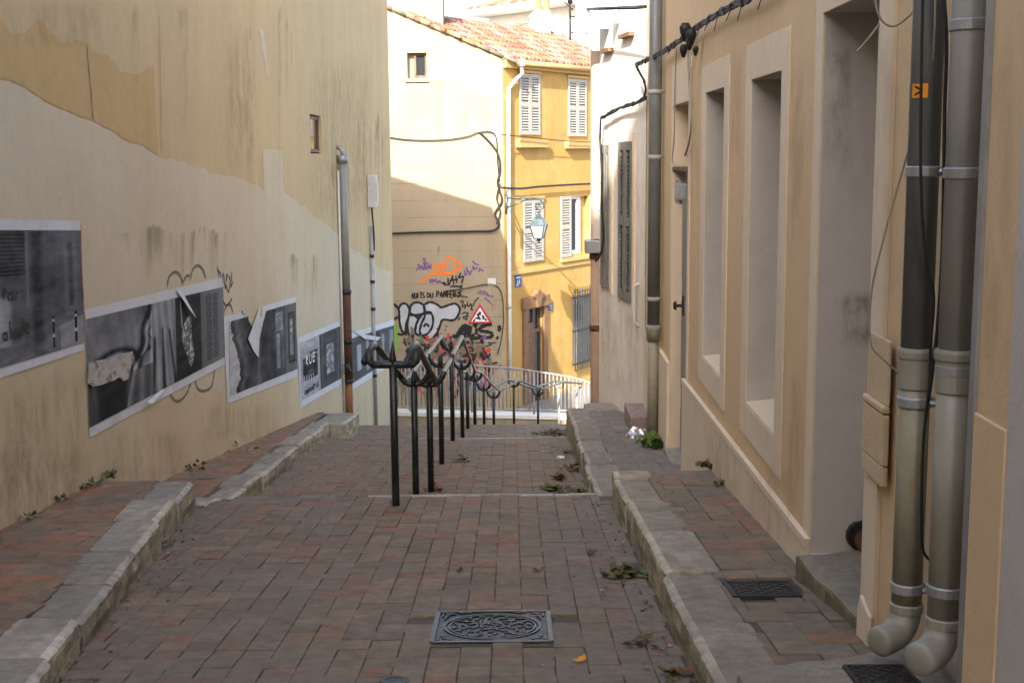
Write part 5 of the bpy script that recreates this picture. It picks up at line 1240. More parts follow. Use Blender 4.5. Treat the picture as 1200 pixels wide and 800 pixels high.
tagm('graffiti_script', 'black', [[(420, 635), (440, 650), (470, 600), (500, 570), (520, 590), (500, 635), (480, 630), (490, 600), (530, 580), (525, 640)], [(545, 575), (535, 640), (570, 635)], [(585, 590), (580, 635)], [(690, 560), (620, 580), (610, 605), (680, 620), (690, 645), (650, 655), (590, 640)], [(545, 660), (610, 658)], [(722, 650), (735, 662)], [(735, 570), (745, 590), (735, 610)], [(430, 665), (450, 640)], [(560, 560), (590, 572)], [(580, 575), (570, 585)]], .10, .0052)
tagm('graffiti_scribble', 'black', [[(80, 655), (90, 710), (105, 660), (120, 715)], [(70, 690), (140, 680)], [(140, 650), (150, 700), (175, 670)], [(185, 690), (200, 680), (205, 710), (225, 705)], [(470, 410), (490, 400), (485, 440), (510, 425), (500, 455)], [(520, 405), (525, 440), (545, 420), (550, 460)], [(555, 440), (575, 400), (600, 375)], [(480, 490), (510, 480), (520, 500), (490, 515), (520, 530)], [(525, 480), (515, 520)], [(455, 535), (470, 515)], [(540, 455), (560, 465)], [(370, 570), (378, 580)], [(362, 600), (370, 605)], [(660, 690), (720, 690)], [(690, 700), (650, 715)], [(500, 690), (640, 688)]], .035, .0058)
tagm('graffiti_red', 'redspray', [[(275, 700), (300, 665), (310, 740)], [(285, 720), (330, 715)], [(330, 690), (345, 720), (370, 690), (365, 740)], [(350, 655), (358, 675)], [(420, 720), (445, 705), (440, 745)], [(500, 780), (520, 735), (545, 790), (565, 730)], [(570, 740), (600, 725), (590, 780)], [(610, 740), (640, 760), (605, 790)], [(650, 745), (640, 790)], [(490, 730), (560, 720)], [(380, 700), (400, 740)], [(560, 790), (650, 770)], [(515, 800), (540, 850), (570, 800), (600, 860)], [(620, 800), (640, 850)]], .07, .0064)
rn = random.Random(77)
for nm, mk, n_, wd in (('graffiti_tangle', 'olive', 40, .06), ('graffiti_pink', 'redspray', 20, .06), ('graffiti_dark', 'black', 34, .05), ('graffiti_violet', 'purple', 10, .05)):
    st_ = []
    for k in range(n_):
        x0, y0 = rn.uniform(60, 690), rn.uniform(740, 1020); L_ = [(x0, y0)]
        for q in range(rn.randint(3, 6)): L_.append((L_[-1][0] + rn.uniform(-28, 34), L_[-1][1] + rn.uniform(-40, 40)))
        st_.append(L_)
    for k in range(int(n_ * .7)):
        x0, y0 = rn.uniform(90, 680), rn.uniform(650, 790); L_ = [(x0, y0)]
        for q in range(rn.randint(3, 6)): L_.append((L_[-1][0] + rn.uniform(-14, 24), L_[-1][1] + rn.uniform(-32, 32)))
        st_.append(L_)
    tagm(nm, mk, st_, wd, .012 if mk == 'black' else .0072)
tagm('graffiti_green', 'greenspray', [[(25, 560), (22, 620), (26, 680), (23, 740)]], .14, .0064)
# damp stain and wires on the gable
wr = 'thin wires fixed to the cream gable'
g_on = lambda off: (lambda px, py: GW.p(px, py, off))
cable([(450, 160), (480, 164), (520, 164), (548, 160), (562, 155), (580, 158), (583, 190), (585, 212)], 0, .016, M['cable'], 'sagging black wire across the sunlit part of the gable', fn=g_on(.05), group=wr)
cable([(562, 155), (575, 168), (584, 182), (586, 200), (583, 215), (588, 235), (580, 250), (585, 262), (578, 270), (555, 271), (500, 272), (452, 274), (436, 277)], 0, .028, M['cable'], 'thick twisted black cable along the shadow edge of the gable', fn=g_on(.06), group=wr)
cable([(586, 215), (582, 232), (586, 248), (582, 262)], 0, .02, M['cable'], 'short twisted black cable by the corner of the gable', fn=g_on(.09), group=wr)
cable([(548, 348), (520, 342), (545, 338), (565, 334), (580, 334), (588, 345), (590, 370), (588, 395), (583, 415)], 0, .014, M['cable'], 'dark cable arching over the triangular road sign', fn=g_on(.04), group=wr)
cable([(588, 158), (620, 161), (660, 165), (700, 167)], 0, .013, M['cable'], 'thin wire running under the top windows of the yellow front', fn=lambda px, py: FW.p(px, py, .22))
cable([(588, 220), (610, 221), (630, 219), (660, 217), (700, 215)], 0, .03, M['cable'], 'thick twisted cable crossing the yellow front above the lamp', fn=lambda px, py: FW.p(px, py, .12))

# ---- road sign
P3 = [GW.hit(*p) for p in ((562.5, 355.5), (577, 378.5), (548.5, 378.5))]
cen = (sum(p[0] for p in P3) / 3, sum(p[1] for p in P3) / 3)
sg = thing('road_sign', GW.at(cen[0], P3[1][1], .06), 'triangular warning sign with red border scribbled over with graffiti', 'road sign')
def tri_s(k): return [(cen[0] + (a - cen[0]) * k, cen[1] + (b - cen[1]) * k) for a, b in P3]
B('prism', GW, tri_s(1), .05, .075).build('plate', M['signred'], sg, bevel=.01)
B('prism', GW, tri_s(.72), .076, .08).build('panel', M['signwhite'], sg)
m = MB()
for s in ([(600, 480), (595, 500), (605, 515)], [(585, 495), (615, 490)], [(590, 525), (600, 510), (610, 530)], [(620, 500), (635, 510), (625, 525)], [(575, 515), (590, 520)], [(605, 470), (612, 485)], [(560, 540), (575, 525)], [(640, 520), (655, 535)]): m.ribbon(GW, [gz(*p) for p in s], .05, .082, 4)
m.build('symbol', M['black'], sg)

# ---- street lamp on a scrolled bracket
LYP = GY - .75
Q = lambda px, py: on_y(px, py, LYP)
lp = thing('street_lamp', on_y(594, 240, GY - .05), 'wall lantern on a scrolled iron bracket at the corner of the yellow front', 'street lamp')
m = MB(); bp = Q(594, 232); m.tube([Vector((bp.x, GY - .0, bp.z)), bp, Q(610, 232), Q(625, 232), Q(632, 233), Q(636.5, 238), Q(637, 243), Q(633, 246), Q(628, 244), Q(628, 239), Q(631, 238), Q(632.5, 241)], .026, 8)
m.tube([Q(595, 243), Q(608, 238), Q(619, 233)], .02, 6); b2 = Q(595, 243); m.tube([Vector((b2.x, GY, b2.z)), b2], .02, 6)
m.tube([Q(593.5, 227), Q(593.5, 251)], .04, 8); m.tube([Q(631, 245), Q(631.5, 252)], .02, 6); m.build('bracket', M['lampiron'], lp, smooth=True)
c = Q(631.3, 265); s = 36 / FPX * 1.0
zt_, zr_, zb2 = Q(631, 253).z, Q(631, 263.5).z, Q(631, 279).z
def ring4(r, z, an=R(30)): return [Vector((c.x + r * math.cos(an + k * math.pi / 2), c.y + r * math.sin(an + k * math.pi / 2), z)) for k in range(4)]
m = MB(); m.hexa(ring4(.31, zr_), ring4(.17, zr_ + .17)); m.hexa(ring4(.17, zr_ + .171), ring4(.07, zt_)); m.tube([(c.x, c.y, zt_ - .01), (c.x, c.y, zt_ + .06)], [.06, .03], 8); m.build('lantern_cap', M['lampiron'], lp)
r1, r0 = ring4(.28, zr_ - .001), ring4(.16, zb2); m = MB(); m.hexa(ring4(.155, zb2), ring4(.275, zr_ - .002)); m.build('lantern_glass', M['lampglass'], lp)
m = MB()
for k in range(4): m.tube([r0[k], r1[k]], .018, 6); m.tube([r0[k], r0[(k + 1) % 4]], .018, 6); m.tube([r1[k], r1[(k + 1) % 4]], .016, 6)
m.tube([(c.x, c.y, zb2 - .14), (c.x, c.y, zb2 - .07), (c.x, c.y, zb2)], [.012, .045, .07], 8); m.build('lantern_frame', M['lampiron'], lp)

# ------------------------------------------------------------------ roofscape behind
def chimney(px0, px1, py_t, py_b, Y, D, m_, lab, pots=()):
    a, b = on_y(px0, py_b, Y), on_y(px1, py_b, Y); zt_ = on_y((px0 + px1) / 2, py_t, Y).z
    t = thing('chimney', ((a.x + b.x) / 2, Y + D / 2, a.z), lab, 'chimney')
    m = MB(); m.box(a.x, b.x, Y, Y + D, a.z - 1.2, zt_); m.build('stack', m_, t, bevel=.02)
    return t, a.x, b.x, zt_
t, x0, x1, zt_ = chimney(487, 519.5, -22, 33, GY + .35, .8, M['gable'], 'tall cream chimney rising from the gable edge of the tiled roof')
B('box', x0 - .06, x1 + .06, GY + .29, GY + 1.21, zt_, zt_ + .12).build('chimney_cap', M['gable'], t)
YC = 42.0
t, x0, x1, zt_ = chimney(620.5, 645, 21, 50, YC, 1.0, M['white_wall'], 'white rooftop chimney with two terracotta pots')
B('hexa', [(x0 - .04, YC - .04, zt_), (x1 + .04, YC - .04, zt_), (x1 + .04, YC + 1.04, zt_), (x0 - .04, YC + 1.04, zt_)], [(x0 + .16, YC + .15, zt_ + .25), (x1 - .02, YC + .15, zt_ + .25), (x1 - .02, YC + .8, zt_ + .25), (x0 + .16, YC + .8, zt_ + .25)]).build('chimney_cap', M['white_wall'], t)
for px in (631, 640): q = on_y(px, 12, YC + .3); B('lathe', (q.x, q.y, zt_ + .2), [(.1, 0), (.11, .05), (.1, .5), (.13, .55), (.13, .62)], 10).build('chimney_pot', M['terracotta'], t, smooth=True)
t, x0, x1, zt_ = chimney(664, 686, 22, 60, YC + .8, .9, M['white_wall'], 'white rooftop chimney with a single pot beside an aerial mast')
q = on_y(681, 10, YC + 1.1); B('lathe', (q.x, q.y, zt_ - .05), [(.22, 0), (.1, .3), (.1, .75)], 10).build('chimney_pot', M['terracotta'], t, smooth=True)
t, x0, x1, zt_ = chimney(649, 658, 18, 52, YC + .5, .7, M['white_wall'], 'narrow white stack between the two rooftop chimneys')
q = on_y(668, 25, YC + .5); an = MB(); an.tube([(q.x, q.y, q.z - .8), (q.x, q.y, q.z + 1.6)], .035, 6)
an.tube([(q.x - .35, q.y, q.z + .75), (q.x + .1, q.y, q.z + .35)], .02, 6); an.tube([(q.x, q.y, q.z + .15), (q.x + .6, q.y, q.z + .1)], .02, 6); an.tube([(q.x, q.y, q.z - .35), (q.x + .6, q.y, q.z - .4)], .02, 6)
an.tube([(q.x, q.y, q.z + .55), (q.x, q.y, q.z + 1.0)], .08, 8); an.build('aerial_mast', M['cable'], smooth=True, label='dark rooftop aerial mast with short arms', cat='aerial')
# white house with overhanging eaves
wA, wB = on_y(541, 20, 52), on_y(700, 8, 46); uu = Vector((wB.x - wA.x, wB.y - wA.y, 0)); WP = PL((wA.x, wA.y, 0), uu, (uu.y, -uu.x, 0)); WL = uu.length
wh = thing('villa', (wA.x + 3, wA.y + 2, -6), 'white house behind with deep overhanging eaves and tiled roof', 'house')
ze = WP.hit(560, 17)[1]
ops = [(1.9, 3.9, ze - 1.15, ze - .35)]
m = MB(); O2 = PL(WP.at(0, 0, -1.0), WP.u, WP.n); wall_grid(m, O2, .45, WL + 3, -6.5, ze, ops); reveal(m, O2, ops[0], .5)
a = O2.at(.45, 0); b = O2.at(WL + 3, 0); m.quad((a.x, a.y, -6.5), (a.x + 1.2, a.y + 8, -6.5), (a.x + 1.2, a.y + 8, ze), (a.x, a.y, ze)); m.build('wall', M['white_wall'], wh)
m = MB(); m.pbox(WP, 0, WL + 3, ze, ze + .22, -9, 0); m.build('eaves', M['coping'], wh)
m = MB(); rn = random.Random(31); k = 0
while k < WL + 3:
    m.cur = tuple(q * rn.uniform(.8, 1.1) for q in rn.choice(TC)); m.tube([WP.at(k + .1, ze + .26, -.25), WP.at(k + .1 + .0, ze + 1.5, -4.5)], [.1, .09], 6); k += .21
m.cur = (.4, .2, .12); m.add([WP.at(.0, ze + .23, -.2), WP.at(WL + 3, ze + .23, -.2), WP.at(WL + 3, ze + 1.5, -4.5), WP.at(0, ze + 1.5, -4.5)], [(0, 1, 2, 3)]); m.build('roof', M['tile'], wh, attr=True)

# ------------------------------------------------------------------ parapet wall and guard railing on the cross street
YR = 28.5
zpl, zpr = on_y(465, 482, YR).z, on_y(668, 487, YR).z; xpl, xpr = on_y(465, 482, YR).x, on_y(668, 487, YR).x; spl_ = (zpr - zpl) / (xpr - xpl)
def pz(x): return zpl + spl_ * (x - xpl)
m = MB(); m.hexa([(-8, YR - .16, -7), (9, YR - .16, -7), (9, YR + .2, -7), (-8, YR + .2, -7)], [(-8, YR - .16, pz(-8) - .06), (9, YR - .16, pz(9) - .06), (9, YR + .2, pz(9) - .06), (-8, YR + .2, pz(-8) - .06)])
rw = m.build('parapet_wall', M['parapet'], label='low tan stone parapet at the foot of the steps carrying the railing', cat='low wall')
m = MB(); m.hexa([(-8, YR - .2, pz(-8) - .058), (9, YR - .2, pz(9) - .058), (9, YR + .24, pz(9) - .058), (-8, YR + .24, pz(-8) - .058)], [(-8, YR - .2, pz(-8) + .02), (9, YR - .2, pz(9) + .02), (9, YR + .24, pz(9) + .02), (-8, YR + .24, pz(-8) + .02)])
m.v = [p - Vector(rw['_o']) + Vector(rw['_o']) for p in m.v]; m.build('coping', M['coping'], rw)
topc = [on_y(px, py, YR) for px, py in ((440, 421), (500, 424), (568, 429), (605, 432), (640, 437), (665, 441), (685, 446), (720, 460))]
def top_at(x):
    for p, q in zip(topc, topc[1:]):
        if p.x <= x <= q.x: return p.z + (q.z - p.z) * (x - p.x) / (q.x - p.x)
    return topc[0].z if x < topc[0].x else topc[-1].z
gr_ = thing('guard_railing', (0, YR, pz(0) + .02), 'long pale steel bar railing on the parapet at the foot of the steps', 'railing')
xs_ = seq(topc[0].x, topc[-1].x, .15)
bot_at = lambda x: min(pz(x) + .12, top_at(x) - .6)
B('tube', [(x, YR, top_at(x)) for x in xs_], .024, 8).build('top_rail', M['railing'], gr_, smooth=True)
B('tube', [(x, YR, bot_at(x)) for x in xs_], .02, 8).build('bottom_rail', M['railing'], gr_, smooth=True)
x = topc[0].x + .05; i = 0
while x < topc[-1].x:
    if i % 16 == 8: B('tube', [(x, YR, pz(x) - .02), (x, YR, top_at(x))], .026, 8).build('post', M['railing'], gr_, smooth=True)
    else: B('tube', [(x, YR, bot_at(x)), (x, YR, top_at(x))], .0145, 6).build('bar', M['railing'], gr_, smooth=True)
    x += .088; i += 1

# ------------------------------------------------------------------ zigzag handrail on the steps
#  px of the post, depth y, row of the yoke bar
POSTS = [(462, 8.8, 427, 'b'), (485, 10.15, 451, 'b'), (503, 10.6, 452, 'b'), (516, 12.7, 429, 'b'), (529, 15.1, 410, 'b'), (541, 16.6, 432, 'b'), (547.5, 18.6, 444, 'b'), (556, 20.3, 446, 'b'), (567, 22.2, 457, 'b'), (578.5, 23.4, 466, 'b'), (602, 24.4, 453, 'b'), (630.5, 25.2, 463, 'b'), (655, 26.2, 454, 'g'), (676, 27.0, 456, 'g')]
hx = POSTS[0]; h0 = on_y(hx[0], 427, hx[1])
hr = thing('handrail', (h0.x, h0.y, road_z(h0.y)), 'black double zigzag handrail on forked posts descending the steps', 'handrail')
LR, RR = [], []; prevz = None
for i, (px, Y, py, kd) in enumerate(POSTS):
    c = on_y(px, py, Y); z0 = road_z(Y) - .05; wq = .165 if i == 0 else (.125 if i < 5 else .115)
    if i == 0: c.x = on_y(462, 500, Y).x
    m_ = M['rail'] if kd == 'b' else M['railing']
    po = B('tube', [(c.x, Y, z0), (c.x, Y, c.z)], .027 if i < 10 else .024, 10).build('post', m_, hr, smooth=True)
    B('lathe', (c.x, Y, c.z - .005), [(.03, 0), (.024, .05), (.016, .1), (.002, .17 if i == 0 else .13)], 8).build('finial', m_, po, smooth=True)
    d = Vector((1, 0, 0)) if i < 10 else Vector((.93, -.36, 0))
    hgt = .10 if i == 0 else .13; m = MB(); C = Vector((c.x, Y, c.z))
    if i == 0: m.tube([C - d * wq + Vector((0, .02, hgt)), C - d * wq + Vector((0, -.02, .03)), C - d * (wq - .03), C, C + d * (wq - .03), C + d * wq + Vector((0, -.02, .03)), C + d * wq + Vector((0, .02, hgt))], .029, 10)
    else: m.tube([C + d * wq * math.sin(an) + Vector((0, 0, hgt * (1 - math.cos(an)))) for an in [R(-88 + 22 * k) for k in range(9)]], .023 if i < 10 else .019, 10)
    m.build('yoke', m_, po, smooth=True)
    LR.append(C - d * wq + Vector((0, 0, hgt))); RR.append(C + d * wq + Vector((0, 0, hgt)))
def rail_path(L, side):
    P = []
    # start hook, crest before the first drop, then low and high supports
    k = ((427, 424), (438.5, 402), (475, 448)) if side < 0 else ((477, 424), (487.5, 402), (512.5, 451))
    P += [on_y(*k[0], 8.82), on_y(*k[1], 9.35), on_y(*k[2], 10.3 if side < 0 else 10.65), L[4] + Vector((0, .1, .02)), L[5] + Vector((0, .1, -.03))]
    for q in L[6:]: P.append(q)
    return P
for L, s in ((LR, -1), (RR, 1)):
    P = rail_path(L, s); Qs = []
    for i, p in enumerate(P):                      # round the bends a little
        if 0 < i < len(P) - 1:
            a, b = (P[i - 1] - p), (P[i + 1] - p); k = min(.07, a.length * .3, b.length * .3); Qs += [p + a.normalized() * k, p + (a.normalized() + b.normalized()) * k * .2, p + b.normalized() * k]
        else: Qs.append(p)
    B('tube', Qs[:8], .026, 10).build('rail', M['rail'], hr, smooth=True)
    B('tube', Qs[7:], .02, 8).build('rail', M['railworn'], hr, smooth=True)

# ------------------------------------------------------------------ manhole and covers
def ring(mb, c, r0, r1, z0, z1, zf, n=40, st=1.0):
    for i in range(n):
        a, b = 2 * math.pi * i / n, 2 * math.pi * (i + 1) / n
        def P(r, an, dz): x, y = c.x + r * math.cos(an), c.y + r * math.sin(an); return (x, y, zf(y) + dz)
        mb.quad(P(r0, a, z1), P(r1, a, z1), P(r1, b, z1), P(r0, b, z1)); mb.quad(P(r1, a, z0), P(r1, b, z0), P(r1, b, z1), P(r1, a, z1)); mb.quad(P(r0, b, z0), P(r0, a, z0), P(r0, a, z1), P(r0, b, z1))
def flatbar(mb, p, q, w_, zf, z0, z1):
    p, q = Vector(p), Vector(q); d = (q - p).normalized(); n = Vector((-d.y, d.x)) * w_ / 2
    c = [p - n, q - n, q + n, p + n]; mb.hexa([(v.x, v.y, zf(v.y) + z0) for v in c], [(v.x, v.y, zf(v.y) + z1) for v in c])
mh = thing('manhole_cover', (MH.x, MH.y, road_z(MH.y)), 'square cast iron manhole cover with ornate circular relief in the brick roadway', 'manhole cover')
zf = road_z; c = MH; W_ = MHW
m = MB(); m.hexa([(c.x + sx * (W_ + .045), c.y + sy * (W_ + .045), zf(c.y + sy * (W_ + .045)) - .03) for sx, sy in ((-1, -1), (1, -1), (1, 1), (-1, 1))], [(c.x + sx * (W_ + .045), c.y + sy * (W_ + .045), zf(c.y + sy * (W_ + .045)) - .004) for sx, sy in ((-1, -1), (1, -1), (1, 1), (-1, 1))]); m.build('mortar_bed', M['mortar'], mh)
m = MB()
for a, b in (((-1, -1), (1, -1)), ((1, -1), (1, 1)), ((1, 1), (-1, 1)), ((-1, 1), (-1, -1))):
    k = W_ - .005; flatbar(m, (c.x + a[0] * k, c.y + a[1] * k), (c.x + b[0] * k, c.y + b[1] * k), .022, zf, -.003, .006)
m.build('frame', M['castlight'], mh)
m = MB(); m.hexa([(c.x + sx * (W_ - .018), c.y + sy * (W_ - .018), zf(c.y + sy * W_) - .03) for sx, sy in ((-1, -1), (1, -1), (1, 1), (-1, 1))], [(c.x + sx * (W_ - .018), c.y + sy * (W_ - .018), zf(c.y + sy * W_) - .0015) for sx, sy in ((-1, -1), (1, -1), (1, 1), (-1, 1))]); cv_ = m.build('cover', M['cast'], mh)
m = MB(); ring(m, c, .212, .222, -.002, .004, zf); ring(m, c, .192, .199, -.002, .004, zf); ring(m, c, .05, .057, -.002, .004, zf, 20)
rn = random.Random(12)
for rr_, n in ((.17, 18), (.135, 14), (.1, 10), (.072, 7), (.03, 4)):
    for k in range(n):
        an = 2 * math.pi * k / n + rr_ * 9; p = Vector((c.x + rr_ * math.cos(an), c.y + rr_ * math.sin(an))); tdir = an + (.7 if k % 2 else 2.3)
        q = [p + Vector((math.cos(tdir), math.sin(tdir))) * t_ + Vector((-math.sin(tdir), math.cos(tdir))) * o for t_, o in ((-.017, .006), (-.007, -.004), (.007, .004), (.017, -.006))]
        for u, v in zip(q, q[1:]): flatbar(m, u, v, .0065, zf, -.002, .0045)
for sx in (-1, 1):
    for sy in (-1, 1):
        for (dx, dy, ex, ey) in ((.235, .235, .19, .235), (.235, .235, .235, .17), (.21, .205, .175, .222), (.215, .17, .222, .12), (.15, .236, .1, .236)):
            flatbar(m, (c.x + sx * dx, c.y + sy * dy), (c.x + sx * ex, c.y + sy * ey), .008, zf, -.002, .0045)
            ring(m, Vector((c.x + sx * dx, c.y + sy * dy, 0)), .003, .010, -.002, .006, zf, 8)
m.build('relief', M['castlight'], cv_)
def small_cover(c, hw, hd, zf, lab, n=9):
    t = thing('access_cover', (c.x, c.y, zf(c.y)), lab, 'access cover', 'small iron covers in the pavement')
    m = MB(); m.hexa([(c.x + sx * hw, c.y + sy * hd, zf(c.y + sy * hd) - .03) for sx, sy in ((-1, -1), (1, -1), (1, 1), (-1, 1))], [(c.x + sx * hw, c.y + sy * hd, zf(c.y + sy * hd) + .003) for sx, sy in ((-1, -1), (1, -1), (1, 1), (-1, 1))]); cv = m.build('cover', M['cast'], t)
    m = MB()
    for i in range(n):
        for j in range(n - 1):
            x = c.x - hw * .9 + 1.8 * hw * (i + .5) / n; y = c.y - hd * .9 + 1.8 * hd * (j + .5) / (n - 1); s = 1 if (i + j) % 2 else -1; L = .35 * 1.8 * hw / n
            flatbar(m, (x - L, y - s * L), (x + L, y + s * L), .007, zf, .002, .0075)
    m.build('tread_pattern', M['castlight'], cv)
    m = MB(); e = .012
    for a, b in (((-1, -1), (1, -1)), ((1, -1), (1, 1)), ((1, 1), (-1, 1)), ((-1, 1), (-1, -1))): flatbar(m, (c.x + a[0] * hw, c.y + a[1] * hd), (c.x + b[0] * hw, c.y + b[1] * hd), e, zf, -.01, .008)
    m.build('frame', M['cast'], t)
small_cover(GRC, .15, .13, srw_a, 'small chequered iron cover set in the right sidewalk by the doorstep')
c = ground(1032, 797, lambda y: zsl + .005); small_cover(c, .10, .09, lambda y: zsl + .09 * (sl[0].y - y) / (sl[0].y - 3.0) + .012, 'small iron cover in the stone slab below the downpipes', 7)
c = ground(462, 797); 
mm_ = MB(); ring(mm_, c, .035, .06, -.003, .004, road_z, 20); ring(mm_, c, .0, .033, -.003, .002, road_z, 20)
mm_.build('valve_cap', M['cast'], label='small round iron valve cap at the bottom of the brick roadway', cat='valve cap')

# ------------------------------------------------------------------ leaves, weeds, litter
def leaf_shape(mb, p, s, rn, colr, curl=.5, up=False):
    an = rn.uniform(0, 6.28); d = Vector((math.cos(an), math.sin(an), rn.uniform(-.1, .35) if not up else rn.uniform(.5, 1.6))).normalized(); side = d.cross(Vector((0, 0, 1))).normalized(); upv = side.cross(d)
    mb.cur = tuple(q * rn.uniform(.7, 1.25) for q in colr); w_ = s * rn.uniform(.3, .45)
    rows = [(0, .05), (.25, .8), (.5, 1), (.78, .6), (1, .05)]; vs = []
    for t, k in rows:
        h = upv * (s * curl * (t - .4) ** 2 * rn.uniform(.6, 1.4))
        b = p + d * s * t + h
        vs += [b - side * w_ * k + upv * s * curl * .25 * k, b, b + side * w_ * k + upv * s * curl * .25 * k]
    mb.add(vs, [(3 * i + j, 3 * i + j + 1, 3 * i + j + 4, 3 * i + j + 3) for i in range(4) for j in range(2)])
DRY = [(.16, .10, .045), (.10, .07, .035), (.07, .055, .03), (.2, .13, .05), (.09, .085, .035)]
GRN = [(.09, .10, .035), (.12, .12, .045), (.07, .085, .03), (.15, .12, .05)]
def pile(px, py, sx, sy, n0, s, pal, lab, seed, zf=road_z, name='leaf_pile', cat='leaf pile', grp='piles of dead leaves on the steps'):
    rn = random.Random(seed); c = ground(px, py, zf); mb = MB(); n = int(n0 * 1.3)
    for k in range(n):
        x, y = c.x + rn.gauss(0, sx), c.y + rn.gauss(0, sy); r = math.hypot((x - c.x) / sx, (y - c.y) / sy)
        leaf_shape(mb, Vector((x, y, zf(y) + .004 + max(0, 1.5 - r) * .035 * rn.random())), 1.05 * s * rn.uniform(.6, 1.2), rn, rn.choice(pal), rn.uniform(.3, .9))
    return mb.build(name, M['leaf'], attr=True, smooth=True, label=lab, cat=cat, group=grp, loc=c)
pile(652, 509, .10, .25, 60, .085, DRY, 'long heap of brown leaves on the far tread against the right kerb', 1)
pile(682, 579, .06, .08, 46, .08, GRN + DRY, 'heap of greenish dead leaves at the end of the kerb stone', 2)
pile(676, 550, .07, .12, 26, .075, DRY, 'loose brown leaves lying along the kerb above the greenish heap', 3)
pile(735, 673, .05, .07, 46, .06, GRN, 'clump of yellow-green dead leaves beside the right kerb', 4)
pile(648, 574, .03, .03, 12, .085, GRN, 'single knot of dark green leaves at the step edge', 5)
pile(657, 562, .03, .03, 11, .08, DRY, 'small dark knot of leaves on the second tread', 6)
pile(672, 531, .05, .1, 14, .06, DRY, 'thin scatter of brown leaves on the second tread by the kerb', 7)
pile(509, 575, .04, .03, 8, .07, [(.2, .1, .06), (.14, .07, .04)], 'few reddish brown leaves at the foot of a handrail post', 8)
pile(541, 541, .04, .03, 7, .07, DRY, 'few brown leaves in the middle of the second tread', 9)
pile(793, 795, .03, .05, 16, .05, [(.2, .06, .03), (.1, .08, .03)], 'reddish leaves in the gutter at the bottom by the kerb', 10)
pile(757, 756, .03, .03, 9, .045, DRY, 'brown leaf scraps in the gutter above the reddish leaves', 11)
def one_leaf(px, py, colr, s, lab, seed):
    rn = random.Random(seed); c = ground(px, py); mb = MB(); leaf_shape(mb, c + Vector((0, 0, .004)), s, rn, colr, .5); leaf_shape(mb, c + Vector((.005, .0, .005)), s * .7, rn, colr, .4)
    mb.build('fallen_leaf', M['leaf'], attr=True, smooth=True, label=lab, cat='leaf', group='single leaves on the brick roadway', loc=c)
one_leaf(678, 777, (.6, .3, .04), .05, 'small bright orange leaf below the clump of leaves', 1)
one_leaf(688, 650, (.07, .09, .03), .07, 'dark green leaf alone in the roadway right of centre', 2)
one_leaf(539, 671, (.05, .04, .03), .05, 'tiny dark leaf in the middle of the roadway above the manhole', 3)
one_leaf(785, 760, (.35, .2, .08), .045, 'pale orange leaf near the bottom of the right kerb', 4)
one_leaf(632, 668, (.09, .075, .05), .06, 'flat greyish leaf right of the roadway centre', 5)
one_leaf(580, 627, (.5, .45, .35), .025, 'tiny pale scrap of leaf in the roadway below the step', 6)
def weed(p, n, s, sp, pal, lab, seed):
    rn = random.Random(seed); mb = MB()
    for k in range(n): leaf_shape(mb, p + Vector((rn.gauss(0, sp), rn.gauss(0, sp * 1.6), rn.uniform(0, s * .5))), s * rn.uniform(.6, 1.3), rn, rn.choice(pal), .3, True)
    mb.build('weed', M['plant'], attr=True, label=lab, cat='weed', group='weeds at the foot of the walls', loc=p)
GR = [(.06, .12, .025), (.05, .1, .02), (.09, .15, .03)]; OL = [(.12, .11, .04), (.08, .09, .03), (.16, .13, .06)]
def lbase(px, py, zf): d = ground(px, py, zf); return Vector((lwx(d.y) + .04, d.y, zf(d.y)))
weed(lbase(8, 633, slw_a), 26, .05, .03, GR, 'bright green weed at the near end of the poster wall', 1)
weed(lbase(103, 561, slw_a), 24, .05, .02, OL, 'dry olive tuft at the wall where the left sidewalk steps down', 2)
weed(lbase(62, 588, slw_a), 12, .04, .03, OL, 'small dry weed midway along the near poster wall base', 3)
weed(lbase(34, 610, slw_a), 14, .04, .03, OL, 'dry sprig at the wall base just past the bright green weed', 4)
weed(lbase(82, 573, slw_a), 16, .045, .03, OL, 'dry sprig at the wall base just before the olive tuft', 5)
weed(lbase(232, 550, slw_b), 22, .05, .08, OL, 'low dry growth along the wall beside the lower left sidewalk', 6)
weed(lbase(270, 528, slw_b), 20, .05, .12, OL, 'second stretch of dry growth along the lower left wall', 7)
c = ground(767, 524, srw_b); weed(Vector((c.x, c.y, srw_b(c.y))), 60, .09, .06, GR, 'leafy green weed at the foot of the narrow door wall', 8)
c = RW.p(834, 552, .05); weed(Vector((c.x, 9.0, srw_a(8.9))), 24, .05, .03, OL, 'small olive weed where the right sidewalk steps down', 9)
c = RW.p(847, 571, .05); weed(Vector((rwx(8.3) - .03, 8.3, srw_a(8.3))), 16, .04, .03, OL, 'tiny olive weed along the plinth of the sand facade', 10)
c = ground(186, 636); weed(Vector((lk_out(c.y) + .04, c.y, road_z(c.y))), 16, .035, .06, OL, 'dry litter of stalks against the left kerb', 11)
# dust and leaf crumbs gathered along the gutters and joints: nobody could count them
rn = random.Random(99); mb = MB()
for k in range(900):
    y = rn.uniform(4.6, 19); e = abs(rn.gauss(0, .16)); r_ = rn.random()
    x = rk_out(min(y, 15.6)) - .03 - e if r_ < .55 else (lk_out(y) + .03 + e * .8 if r_ < .85 else rn.uniform(lk_out(y) + .1, .6))
    p = Vector((x, y, road_z(y) + .003)); sz = rn.uniform(.004, .018) * (1 if r_ < .85 else .7)
    leaf_shape(mb, p, sz * 1.6, rn, rn.choice(DRY + [(.3, .27, .22), (.05, .045, .04)]), .4)
tag(mb.build('leaf_crumbs', M['leaf'], attr=True, loc=(0, 10, -1)), 'dust and dry leaf crumbs strewn along the gutters of the brick steps', 'leaf litter', kind='stuff')
